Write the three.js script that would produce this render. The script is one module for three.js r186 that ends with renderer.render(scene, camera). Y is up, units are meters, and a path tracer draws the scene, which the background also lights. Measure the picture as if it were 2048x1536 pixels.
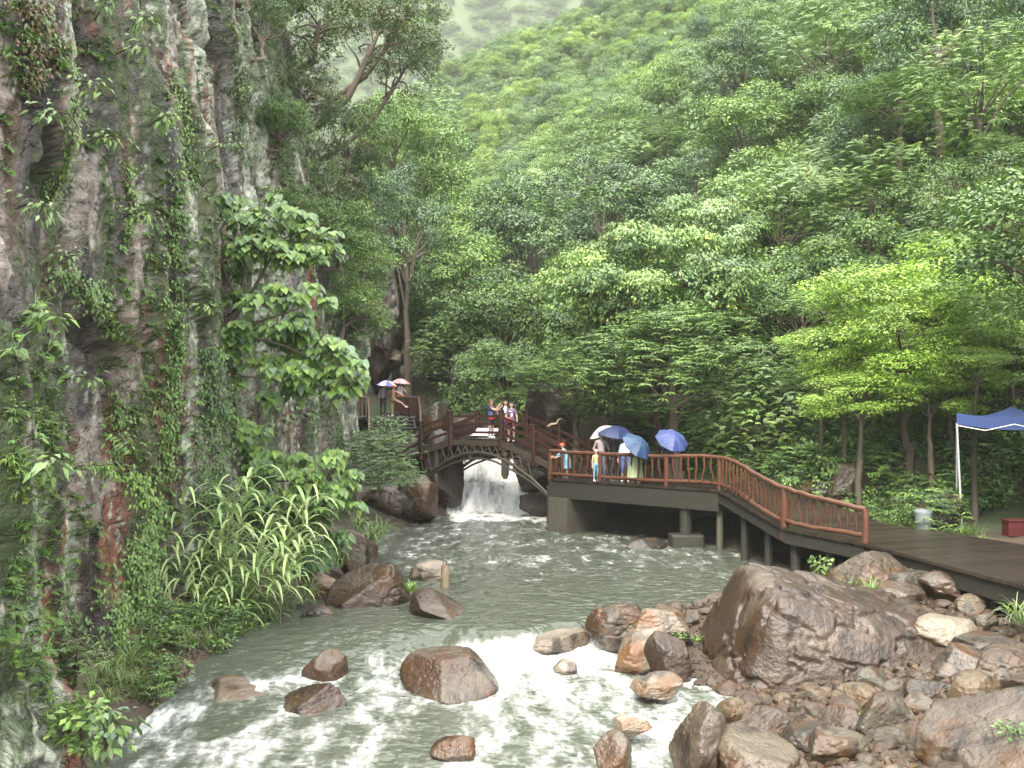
import * as THREE from 'three';
import { MarchingCubes } from 'three/addons/objects/MarchingCubes.js';
import { mergeGeometries } from 'three/addons/utils/BufferGeometryUtils.js';

// ------------------------------------------------------------------ camera, sky, sun, exposure
const scene = new THREE.Scene();
const EYE = 4.3, FOCAL = 2000, MIDX = 1024, HORIZON = 830;      // the photograph is 2048 x 1536; the pool's surface is y = 0
const camera = new THREE.PerspectiveCamera(2 * Math.atan(HORIZON / FOCAL) * 180 / Math.PI, 2048 / 1660, 0.1, 3000);
camera.setViewOffset(2048, 1660, 0, 0, 2048, 1536);
camera.position.set(0, EYE, 0);
camera.lookAt(0, EYE, -10);

// overcast sky: even cloud, brighter overhead
{
  const W = 64, H = 32, data = new Float32Array(W * H * 4);
  for (let j = 0; j < H; j++) for (let i = 0; i < W; i++) {
    const s = Math.max(0, Math.sin(((j + 0.5) / H - 0.5) * Math.PI)), l = (1 + s) / 2, o = (j * W + i) * 4;
    data[o] = 1.0 * l; data[o + 1] = 1.0 * l; data[o + 2] = 0.99 * l; data[o + 3] = 1;
  }
  const t = new THREE.DataTexture(data, W, H, THREE.RGBAFormat, THREE.FloatType);
  t.mapping = THREE.EquirectangularReflectionMapping; t.magFilter = THREE.LinearFilter; t.needsUpdate = true;
  scene.background = t; scene.environment = t;
}
const sun = new THREE.DirectionalLight(0xfff4e4, 1.5);
sun.position.set(-25, 80, 40); sun.target.position.set(0, 0, -30);
sun.castShadow = true; sun.shadow.radius = 45; sun.shadow.mapSize.set(2048, 2048);
Object.assign(sun.shadow.camera, { left: -60, right: 60, top: 60, bottom: -60, near: 1, far: 250 });
scene.add(sun, sun.target);
const renderer = new THREE.WebGLRenderer({ antialias: true });
renderer.toneMapping = THREE.LinearToneMapping;
renderer.toneMappingExposure = 6.9;
renderer.shadowMap.enabled = true;
scene.fog = new THREE.FogExp2(0xe9eeea, 0.00026);

// ------------------------------------------------------------------ helpers
const V = (x, y, z) => new THREE.Vector3(x, y, z);
const at = (px, py, d) => V((px - MIDX) / FOCAL * d, EYE + (HORIZON - py) / FOCAL * d, -d);   // pixel and depth to a point
const C = (r, g, b) => new THREE.Color().setRGB(r, g, b);
const lerp = (a, b, t) => a + (b - a) * t, clamp = (x, a, b) => Math.min(b, Math.max(a, x));
const sst = (a, b, x) => { const t = clamp((x - a) / (b - a), 0, 1); return t * t * (3 - 2 * t); };
const softplus = (x, k = 1) => x > 12 * k ? x : k * Math.log(1 + Math.exp(x / k));
function rng(seed) { let s = seed | 0; return () => { s = (s + 0x6d2b79f5) | 0; let t = Math.imul(s ^ (s >>> 15), 1 | s); t = (t + Math.imul(t ^ (t >>> 7), 61 | t)) ^ t; return ((t ^ (t >>> 14)) >>> 0) / 4294967296; }; }
const hash = (x, y = 0, z = 0) => { let h = Math.imul(x | 0, 374761393) ^ Math.imul(y | 0, 668265263) ^ Math.imul(z | 0, 2147483647 - 1013); h = Math.imul(h ^ (h >>> 13), 1274126177); h = Math.imul(h ^ (h >>> 15), 2246822519); return ((h ^ (h >>> 16)) >>> 0) / 4294967296; };
function noise(x, y, z = 0) {                                    // value noise, 0..1
  const ix = Math.floor(x), iy = Math.floor(y), iz = Math.floor(z); let fx = x - ix, fy = y - iy, fz = z - iz;
  fx = fx * fx * (3 - 2 * fx); fy = fy * fy * (3 - 2 * fy); fz = fz * fz * (3 - 2 * fz);
  const l = (a, b, t) => a + (b - a) * t;
  const a = l(l(hash(ix, iy, iz), hash(ix + 1, iy, iz), fx), l(hash(ix, iy + 1, iz), hash(ix + 1, iy + 1, iz), fx), fy);
  if (fz === 0) return a;
  return l(a, l(l(hash(ix, iy, iz + 1), hash(ix + 1, iy, iz + 1), fx), l(hash(ix, iy + 1, iz + 1), hash(ix + 1, iy + 1, iz + 1), fx), fy), fz);
}
function fbm(x, y, z = 0, n = 4) { let s = 0, a = 0.5, t = 0; for (let i = 0; i < n; i++) { s += a * noise(x, y, z); t += a; a *= 0.5; x = x * 2.03 + 17.1; y = y * 2.03 + 5.3; z = z * 2.03 + (z ? 9.7 : 0); } return s / t; }
const table = (pts) => (x) => { if (x <= pts[0][0]) return pts[0][1]; for (let i = 1; i < pts.length; i++) if (x <= pts[i][0]) { const [a, b] = pts[i - 1], [c, e] = pts[i]; return b + (e - b) * (x - a) / (c - a); } return pts[pts.length - 1][1]; };
const mixc = (a, b, t) => [a[0] + (b[0] - a[0]) * t, a[1] + (b[1] - a[1]) * t, a[2] + (b[2] - a[2]) * t];

const taken = new Map();
function numbered(name) { const n = taken.get(name) ?? 0; taken.set(name, n + 1); return n ? `${name}_${String(n).padStart(3, '0')}` : name; }
function tag(o, label, category, group, kind) { o.userData = { ...o.userData, label, category }; if (group) o.userData.group = group; if (kind) o.userData.kind = kind; return o; }
function shade(o) { o.traverse((c) => { if (c.isMesh) { c.castShadow = true; c.receiveShadow = true; } }); return o; }
function thing(name, label, category, position, turn = 0, group) {
  const o = new THREE.Group(); o.name = numbered(name); scene.add(o);
  if (position) o.position.copy(position); o.rotation.y = turn;
  return tag(o, label, category, group);
}
function part(name, geometry, material, parent) { const m = new THREE.Mesh(geometry, material); m.name = name; m.castShadow = m.receiveShadow = true; parent.add(m); return m; }
function solo(name, geometry, material, label, category, group, kind) { const m = part(numbered(name), geometry, material, scene); return tag(m, label, category, group, kind); }
function structure(name, geometry, material, label) { const m = part(numbered(name), geometry, material, scene); m.userData.kind = 'structure'; if (label) m.userData.label = label; return m; }

class MB {                                                       // collects triangles with colours and uv
  constructor() { this.p = []; this.c = []; this.u = []; this.i = []; this.n = 0; }
  vert(x, y, z, c, u = 0, v = 0) { this.p.push(x, y, z); this.c.push(c[0], c[1], c[2]); this.u.push(u, v); return this.n++; }
  tri(a, b, c) { this.i.push(a, b, c); }
  quad(a, b, c, d) { this.i.push(a, b, c, a, c, d); }
  // a diamond leaf folded along its midrib: from p along t (unit), n its upper side
  leaf(px, py, pz, tx, ty, tz, nx, ny, nz, len, wid, c, bend = 0.15) {
    let bx = ty * nz - tz * ny, by = tz * nx - tx * nz, bz = tx * ny - ty * nx; const l = Math.hypot(bx, by, bz) || 1; bx *= wid / 2 / l; by *= wid / 2 / l; bz *= wid / 2 / l;
    const m = len * 0.45, f = wid * 0.12, e = len * bend;
    const a = this.vert(px, py, pz, c), b = this.vert(px + tx * m + bx + nx * f, py + ty * m + by + ny * f, pz + tz * m + bz + nz * f, c);
    const d = this.vert(px + tx * len - nx * e, py + ty * len - ny * e, pz + tz * len - nz * e, c), g = this.vert(px + tx * m - bx + nx * f, py + ty * m - by + ny * f, pz + tz * m - bz + nz * f, c);
    this.i.push(a, b, d, a, d, g);
  }
  heart(px, py, pz, tx, ty, tz, nx, ny, nz, len, c, wide = 1) {   // a heart-shaped leaf, eight corners round its stalk
    let bx = ty * nz - tz * ny, by = tz * nx - tx * nz, bz = tx * ny - ty * nx; const l = Math.hypot(bx, by, bz) || 1; bx /= l; by /= l; bz /= l;
    const S = [[0.0, 0], [-0.12, 0.26], [0.1, 0.46], [0.42, 0.42], [0.75, 0.2], [1.05, 0]], k = [];
    const put = (u, w) => { const fold = Math.abs(w) * 0.22 - u * u * 0.16; return this.vert(px + len * (tx * u + bx * w * wide + nx * fold), py + len * (ty * u + by * w * wide + ny * fold), pz + len * (tz * u + bz * w * wide + nz * fold), c); };
    const o = put(0, 0), tip = put(1.05, 0);
    for (const s of [1, -1]) { let q = null; const row = [];
      for (let j = 1; j < 5; j++) row.push(put(S[j][0], s * S[j][1]));
      for (let j = 0; j < 3; j++) s > 0 ? this.tri(o, row[j], row[j + 1]) : this.tri(o, row[j + 1], row[j]);
      s > 0 ? this.tri(o, row[3], tip) : this.tri(o, tip, row[3]); }
  }
  blade(p, dir, up, len, wid, droop, c, seg = 5, stripe) {        // an arching grass blade
    const t = dir.clone().normalize(), q = p.clone(), side = V().crossVectors(t, up).normalize(), step = len / seg; let a0, a1, m0;
    if (side.lengthSq() < 0.1) side.set(1, 0, 0);
    for (let s = 0; s <= seg; s++) {
      const f = s / seg, w = wid * 0.5 * Math.min(1, 0.5 + f * 2) * Math.pow(Math.max(0, 1 - f * f), 0.75), n = V().crossVectors(side, t).normalize();
      const b0 = this.vert(q.x - side.x * w, q.y - side.y * w, q.z - side.z * w, stripe ?? c), m1 = this.vert(q.x - n.x * w * 0.4, q.y - n.y * w * 0.4, q.z - n.z * w * 0.4, c), b1 = this.vert(q.x + side.x * w, q.y + side.y * w, q.z + side.z * w, stripe ?? c);
      if (s) { this.quad(a0, m0, m1, b0); this.quad(m0, a1, b1, m1); }
      a0 = b0; a1 = b1; m0 = m1;
      q.addScaledVector(t, step); t.y -= droop * step / len * (0.4 + 1.6 * f); t.normalize();
    }
  }
  tube(pts, rad, c, seg = 6, jig = 0, cap = true) {               // a limb through points, radius from a number or a list
    let prev = null, len = 0; const up = V(0.13, 0.97, 0.21);
    const first = this.n;
    pts.forEach((p, k) => {
      const t = V().subVectors(pts[Math.min(k + 1, pts.length - 1)], pts[Math.max(k - 1, 0)]).normalize();
      const u = V().crossVectors(Math.abs(t.y) > 0.95 ? V(1, 0, 0.1) : up, t).normalize(), w = V().crossVectors(t, u), r = Array.isArray(rad) ? rad[k] : rad, ring = [];
      if (k) len += p.distanceTo(pts[k - 1]);
      for (let s = 0; s <= seg; s++) { const a = (s % seg) / seg * 2 * Math.PI, q = r * (1 + jig * (hash(k, s % seg, first) - 0.5)); ring.push(this.vert(p.x + q * (u.x * Math.cos(a) + w.x * Math.sin(a)), p.y + q * (u.y * Math.cos(a) + w.y * Math.sin(a)), p.z + q * (u.z * Math.cos(a) + w.z * Math.sin(a)), c, s / seg * 2 * Math.PI * r, len)); }
      if (prev) for (let s = 0; s < seg; s++) this.quad(prev[s], prev[s + 1], ring[s + 1], ring[s]);
      if (cap && (k === 0 || k === pts.length - 1)) { const m = this.vert(p.x, p.y, p.z, c, 0, len); for (let s = 0; s < seg; s++) k === 0 ? this.tri(m, ring[s + 1], ring[s]) : this.tri(m, ring[s], ring[s + 1]); }
      prev = ring;
    });
    return this;
  }
  geo(normals = true) {
    const g = new THREE.BufferGeometry();
    g.setAttribute('position', new THREE.BufferAttribute(new Float32Array(this.p), 3));
    g.setAttribute('color', new THREE.BufferAttribute(new Float32Array(this.c), 3));
    g.setAttribute('uv', new THREE.BufferAttribute(new Float32Array(this.u), 2));
    g.setIndex(new THREE.BufferAttribute(new Uint32Array(this.i), 1));
    if (normals) g.computeVertexNormals();
    return g;
  }
}
// a box with chamfered edges; uv in metres
function boxGeo(w, h, d, bev = 0.012, x = 0, y = 0, z = 0) {
  const s = new THREE.Shape(), a = w / 2 - bev, b = h / 2 - bev; s.moveTo(-a, -b); s.lineTo(a, -b); s.lineTo(a, b); s.lineTo(-a, b);
  const g = new THREE.ExtrudeGeometry(s, { depth: d - 2 * bev, bevelEnabled: true, bevelSize: bev, bevelThickness: bev, bevelSegments: 1, steps: 1 });
  g.translate(x, y, z - d / 2 + bev); return g;
}
function tinted(g, c) { const n = g.attributes.position.count, a = new Float32Array(n * 3); for (let i = 0; i < n; i++) a.set(c, i * 3); g.setAttribute('color', new THREE.BufferAttribute(a, 3)); return g; }
function sheet(nu, nv, f, colorOf, uvOf) {                        // a grid surface
  const p = new Float32Array(nu * nv * 3), c = colorOf && new Float32Array(nu * nv * 3), uv = new Float32Array(nu * nv * 2), idx = new Uint32Array((nu - 1) * (nv - 1) * 6); let k = 0;
  for (let j = 0; j < nv; j++) for (let i = 0; i < nu; i++) { const o = j * nu + i, q = f(i, j); p[o * 3] = q[0]; p[o * 3 + 1] = q[1]; p[o * 3 + 2] = q[2]; const w = uvOf ? uvOf(i, j, q) : [q[0], q[2]]; uv[o * 2] = w[0]; uv[o * 2 + 1] = w[1]; if (c) c.set(colorOf(i, j, q), o * 3); }
  for (let j = 0; j < nv - 1; j++) for (let i = 0; i < nu - 1; i++) { const a = j * nu + i; idx[k++] = a; idx[k++] = a + 1; idx[k++] = a + nu + 1; idx[k++] = a; idx[k++] = a + nu + 1; idx[k++] = a + nu; }
  const g = new THREE.BufferGeometry(); g.setAttribute('position', new THREE.BufferAttribute(p, 3)); if (c) g.setAttribute('color', new THREE.BufferAttribute(c, 3)); g.setAttribute('uv', new THREE.BufferAttribute(uv, 2)); g.setIndex(new THREE.BufferAttribute(idx, 1)); g.computeVertexNormals(); return g;
}
function texture(w, h, f, srgb = false, repeat = true) {         // f(u, v) -> [r, g, b] in 0..1
  const data = new Uint8Array(w * h * 4);
  for (let j = 0; j < h; j++) for (let i = 0; i < w; i++) { const q = f(i / w, j / h, i, j), o = (j * w + i) * 4; data[o] = clamp(q[0], 0, 1) * 255; data[o + 1] = clamp(q[1], 0, 1) * 255; data[o + 2] = clamp(q[2], 0, 1) * 255; data[o + 3] = 255; }
  const t = new THREE.DataTexture(data, w, h); t.magFilter = THREE.LinearFilter; t.wrapS = t.wrapT = repeat ? THREE.RepeatWrapping : THREE.ClampToEdgeWrapping; if (srgb) t.colorSpace = THREE.SRGBColorSpace; t.needsUpdate = true; return t;
}
function tileNoise(u, v, cells, n = 5, gain = 0.55) {             // fbm that repeats over 0..1
  let s = 0, a = 1, t = 0, k = cells;
  for (let o = 0; o < n; o++) { const x = u * k, y = v * k, ix = Math.floor(x), iy = Math.floor(y); let fx = x - ix, fy = y - iy; fx = fx * fx * (3 - 2 * fx); fy = fy * fy * (3 - 2 * fy); const h = (i, j) => hash((i % k + k) % k, (j % k + k) % k, o * 31 + cells); s += a * lerp(lerp(h(ix, iy), h(ix + 1, iy), fx), lerp(h(ix, iy + 1), h(ix + 1, iy + 1), fx), fy); t += a; a *= gain; k *= 2; }
  return s / t;
}
const grainTex = texture(512, 512, (u, v) => { const g = tileNoise(u, v, 8, 6, 0.68); return [g, g, g]; });      // fine relief for stone, bark and concrete
const speckTex = texture(512, 512, (u, v) => { const g = 0.72 + 0.5 * (tileNoise(u, v, 16, 5, 0.75) - 0.5) + 0.25 * (tileNoise(v, u, 4, 3) - 0.5); return [g, g, g * 0.99]; });
function tiled(t, m) { const c = t.clone(); c.repeat.set(1 / m, 1 / m); c.needsUpdate = true; return c; }
// ------------------------------------------------------------------ the lie of the land; d is the distance up the valley (z = -d)
const bankL = table([[8, -6.0], [13, -5.6], [17, -5.8], [20, -5.4], [22, -5.2], [24, -4.6], [26, -4.5], [30, -4.8], [36, -5.1], [40, -3.9], [43, -3.1], [47, -2.1], [60, -2.4]]);
const bankR = table([[8, 1.5], [13, 1.9], [14, 2.3], [15.5, 3.0], [17.3, 3.8], [18.8, 3.2], [20, 2.4], [21.5, 3.0], [23, 5.0], [26, 7.2], [30, 7.6], [34, 6.4], [37, 4.2], [40, 2.0], [44, 1.2], [47, -0.4], [60, -0.6]]);
const weir = table([[-7, 19.6], [-4.5, 20], [-3, 20.4], [-2.2, 20.6], [-1.5, 20.7], [-0.7, 20.5], [0, 20.2], [0.8, 20.9], [1.8, 21.3], [3, 21.6]]);
const weirLen = table([[-6, 3.2], [-3, 2.8], [-1.8, 1.4], [0, 0.6], [3, 0.7]]);
function level(x, d) {                                            // the stream's surface without waves
  const w = weir(x) + 0.9 * (fbm(x * 1.1, d * 0.2, 3.1, 3) - 0.5), L = weirLen(x) * (0.7 + 0.9 * noise(x * 0.9, 4.4));
  let h = -0.46 * sst(0, 1, (w - d) / L) - 0.05 * Math.max(0, w - L - d);
  h += 1.25 * sst(43.5, 45.1, d) + 1.0 * sst(45.5, 46.6, d) + 0.06 * Math.max(0, d - 47);
  return h;
}
const hillFoot = table([[10, 17], [20, 17.2], [30.5, 16.6], [34, 11.2], [40, 8.2], [50, 4], [75, -3], [90, -6.5], [130, -14], [220, -24], [340, -36]]);
const valley = table([[10, 0], [46, 2.4], [55, 4], [130, 30], [220, 76], [300, 122], [345, 140]]);
const hillSteep = table([[20, 0.8], [90, 0.75], [140, 0.52], [220, 0.45], [340, 0.45]]);
function ground(x, d) {
  const l = bankL(d), r = bankR(d), lv = level(x, d);
  let h;
  if (x < l) h = lv + Math.min(1.1, 0.05 + (l - x) * 0.42) ;
  else if (x < r) { const m = Math.min(x - l, r - x); h = lv - 0.05 - Math.min(d > 22 && d < 42 ? 1.1 : 0.5, m * 0.35); }
  else { const t = x - r; h = d < 26 ? lv + Math.min(0.17 * t, 0.06 * t + 0.55) : lv + lerp(0.17, 0.5, sst(25, 30, d)) * Math.min(t, 4); }
  h = Math.max(h, Math.min(h, 0.2) + 0) ;
  const hill = hillSteep(d) * softplus(x - hillFoot(d), 0.8);
  { const k = sst(9.6, 11, x) * sst(33.4, 31.6, d); h = lerp(h, Math.max(h, 0.94), k); if (x > 8.6 && d < 33) h = Math.min(h, 0.94); }
  const base = d > 46 ? Math.max(valley(d), 0) : 0;
  h = (d > 46 ? lerp(h, base, sst(47, 52, d)) : h) + hill;
  if (x < -9) { const cl = d < 60 ? 1 : 0; if (d < 47) h = Math.min(24, h + (-9 - x) * 9); else h += lerp(1.3, -0.5, sst(62, 90, d)) * softplus(-9 - x, 1); }
  if (d > 212) h -= 1.4 * softplus(d - 216, 3);
  if (d > 90) h -= 0.75 * softplus(hillFoot(d) - 5 - x, 2) * sst(90, 130, d);
  h += (fbm(x * 0.16, d * 0.16, 0, 3) - 0.5) * (d > 50 || x > hillFoot(d) + 2 ? 2.2 : 0.1) + (fbm(x * 1.9, d * 1.9, 0, 3) - 0.5) * 0.16;
  return h;
}
const onGround = (x, d, dy = 0) => V(x, ground(x, d) + dy, -d);
{
  const axis = (...runs) => { const a = []; for (const [from, to, n] of runs) for (let k = 0; k < n; k++) a.push(lerp(from, to, k / n)); a.push(runs[runs.length - 1][1]); return a; };
  const xs = axis([-160, -40, 14], [-40, -12, 16], [-12, -7, 12], [-7, 14, 90], [14, 40, 40], [40, 260, 44]), ds = axis([4, 12, 14], [12, 50, 150], [50, 100, 60], [100, 345, 70]);
  const mud = [0.042, 0.028, 0.018], litter = [0.035, 0.028, 0.017], moss = [0.03, 0.046, 0.014], silt = [0.085, 0.058, 0.036];
  const g = sheet(xs.length, ds.length, (i, j) => [xs[i], ground(xs[i], ds[j]), -ds[j]], (i, j, q) => {
    const x = q[0], d = -q[2], n = fbm(x * 0.9, d * 0.9, 3.1, 4);
    let c = mixc(litter, moss, sst(0.4, 0.62, fbm(x * 0.4, d * 0.4, 7.7, 4)));
    if (d < 27 && x < 14) c = mixc(mud, silt, sst(0.35, 0.7, n));
    else if (x < bankR(d) + 0.6 && d < 48) c = mixc(mud, [0.05, 0.045, 0.035], sst(0.4, 0.6, n));
    return mixc(c, [c[0] * 0.6, c[1] * 0.6, c[2] * 0.6], sst(0.5, 0.8, fbm(x * 3, d * 3, 1.3, 3)));
  });
  structure('ground', g, new THREE.MeshStandardMaterial({ vertexColors: true, roughness: 0.85, bumpMap: tiled(grainTex, 1.1), bumpScale: 0.05 }), 'valley floor and hillside of dark soil and leaf litter');
}

const cliffTex = texture(1024, 1024, (u, v) => { const a = tileNoise(u, v, 12, 6, 0.78), b = tileNoise((u * 3) % 1, v, 8, 4, 0.6), n1 = tileNoise(u, v, 6, 4, 0.5), n2 = tileNoise((u * 2 + 0.3) % 1, (v + 0.37) % 1, 6, 4, 0.5), crack = Math.max(sst(0.045, 0, Math.abs(2 * n1 - 1)), 0.9 * sst(0.05, 0, Math.abs(2 * n2 - 1))), g = (clamp(0.5 + 1.7 * (a - 0.5) + 0.9 * (b - 0.5), 0, 1) * 0.72 + 0.28) * (1 - 0.72 * crack); return [g, g, g]; });
// ------------------------------------------------------------------ the cliff of upright slabs on the far bank
const cliffLine = table([[6, -6.3], [13, -6.35], [17, -6.9], [21, -6.6], [25, -6.7], [30, -6.6], [36, -6.3], [40, -6.1], [42.5, -6.6], [44, -8.6], [50, -12]]);
// upright slabs of width w: a slab that stands further out than the last is reached over a slanting face, one that lies further back over a sharp edge
function slabs(u, w, val, face) { const k = Math.floor(u / w), f = u / w - k, a = val(k), b = val(k + 1); return b > a ? lerp(a, b, sst(1 - face, 1, f)) : lerp(a, b, sst(0.93, 1, f)); }
function cliffX(d, h) {
  const lean = 0.07 * h + (0.03 + 0.16 * sst(22, 40, d)) * softplus(h - 9, 1.2);
  const s = d + 0.06 * h + 0.6 * (fbm(h * 0.16, d * 0.12, 2.2, 2) - 0.5) + 0.34 * (fbm(d * 1.1, h * 1.1, 9.2, 3) - 0.5), t = h + 1.6 * (fbm(d * 1.5, h * 0.8, 5.9, 4) - 0.5);
  let out = slabs(s, 2.1, (k) => { const hh = 5 + 6 * hash(k, 3), b = (t + 0.3 * s) / hh + hash(k, 5), q = Math.floor(b); return 1.15 * (lerp(hash(k, q, 1), hash(k, q + 1, 1), sst(0.9, 1, b - q)) - 0.4); }, 0.42);
  out += slabs(s + 0.4, 0.8, (k) => { const hh = 2.2 + 4 * hash(k, 13), b = (t + 0.7 * s) / hh + hash(k, 15), q = Math.floor(b); return 0.56 * (lerp(hash(k, q, 11), hash(k, q + 1, 11), sst(0.85, 1, b - q)) - 0.5); }, 0.5);
  out += slabs(s + 0.13, 0.33, (k) => { const b = Math.floor((t * 1.1 - s) / (0.8 + 1.8 * hash(k, 23)) + hash(k, 25)); return 0.24 * (hash(k, b, 21) - 0.5); }, 0.6);
  const rid = 1 - Math.abs(2 * fbm(s * 1.4, h * 0.2, 7.4, 4) - 1);
  out += 0.6 * (fbm(s * 0.35, h * 0.14, 4.4, 4) - 0.5) + 0.16 * (rid - 0.6) + 0.2 * (fbm(s * 3.4, h * 0.8, 1.4, 4) - 0.5) + 0.11 * (fbm(d * 7, h * 6, 6.4, 4) - 0.5);
  out += 0.5 * sst(1.6, -0.5, h) * fbm(s * 1.3, h * 1.2, 8.1, 3);
  return cliffLine(d) - lean + out;
}
const CU = 860, CV = 420, CD0 = 6.5, CDL = 38.5, cliffD = (i) => CD0 + CDL * Math.pow(i / (CU - 1), 1.25), cliffH = (j) => -1.6 + 28 * j / (CV - 1), cliffGrid = new Float32Array(CU * CV);
for (let j = 0; j < CV; j++) for (let i = 0; i < CU; i++) cliffGrid[j * CU + i] = cliffX(cliffD(i), cliffH(j));
function cliffNear(d, h) { const i = clamp(Math.pow((d - CD0) / CDL, 0.8) * (CU - 1), 0, CU - 1.01), j = clamp((h + 1.6) / 28 * (CV - 1), 0, CV - 1.01), a = Math.floor(i), b = Math.floor(j), o = b * CU + a; return lerp(lerp(cliffGrid[o], cliffGrid[o + 1], i - a), lerp(cliffGrid[o + CU], cliffGrid[o + CU + 1], i - a), j - b); }
function cliffHit(px, py) {                                       // where the sight line of a pixel meets the cliff
  const f = (d) => (px - MIDX) / FOCAL * d - cliffNear(d, EYE + (HORIZON - py) / FOCAL * d);
  let a = 7; for (let d = 7.2; d < 46; d += 0.1) { if (f(d) < 0) { let b = d; for (let k = 0; k < 8; k++) { const m = (a + b) / 2; f(m) < 0 ? b = m : a = m; } return at(px, py, a); } a = d; }
  return null;
}
{
  const nu = CU, nv = CV, D = cliffD, Hh = cliffH;
  const grey = [0.1, 0.09, 0.083], dark = [0.022, 0.018, 0.016], red = [0.17, 0.062, 0.036], brown = [0.085, 0.052, 0.034], lichen = [0.33, 0.36, 0.285], pale = [0.27, 0.235, 0.205], moss = [0.042, 0.068, 0.016], violet = [0.12, 0.105, 0.108];
  const g = sheet(nu, nv, (i, j) => { const d = D(i), h = Hh(j); return [cliffGrid[j * CU + i], h, -d]; }, (i, j, q) => {
    const d = -q[2] * 0.75 + q[0] * 1.3, h = q[1], s = d + 0.06 * h + 0.5 * (fbm(d * 1.6, h * 1.6, 3.7, 4) - 0.5), t = h + 0.9 * (fbm(d * 2.1, h * 1.1, 6.7, 3) - 0.5);
    let c = mixc(grey, violet, sst(0.4, 0.65, fbm(s * 0.5, t * 0.2, 1, 3)));
    c = mixc(c, brown, sst(0.42, 0.6, fbm(s * 0.9, t * 0.25, 11, 4)));
    c = mixc(c, red, 0.9 * sst(0.53, 0.68, fbm(s * 0.8, t * 0.33, 21, 4) + 0.05 * sst(6, 0, h)));
    c = mixc(c, dark, 0.85 * sst(0.51, 0.61, fbm(s * 2.2, t * 0.2, 31, 4)));
    c = mixc(c, pale, 0.8 * sst(0.57, 0.64, fbm(s * 1.9, t * 0.6, 41, 5)));
    const ln = fbm(s * 1.6, t * 0.13, 51, 4) * 0.58 + fbm(d * 6, h * 2.2, 53, 4) * 0.24 + fbm(d * 19, h * 14, 55, 2) * 0.2;
    c = mixc(c, lichen, 0.92 * sst(0.535, 0.57, ln));
    c = mixc(c, moss, 0.88 * sst(0.54, 0.59, fbm(s * 1.4, t * 0.3, 61, 5) * 0.8 + fbm(d * 12, h * 9, 63, 2) * 0.2));
    const k = 0.82 + 1.0 * fbm(d * 15, h * 11, 71, 3);
    return [c[0] * k, c[1] * k, c[2] * k];
  }, (i, j) => [D(i), Hh(j)]);
  structure('cliff', g, new THREE.MeshStandardMaterial({ vertexColors: true, roughness: 0.6, flatShading: true, map: tiled(cliffTex, 2.3), bumpMap: tiled(cliffTex, 1.7), bumpScale: 0.05 }), 'tall cliff of upright rock slabs with pale lichen streaks');
}

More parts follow.
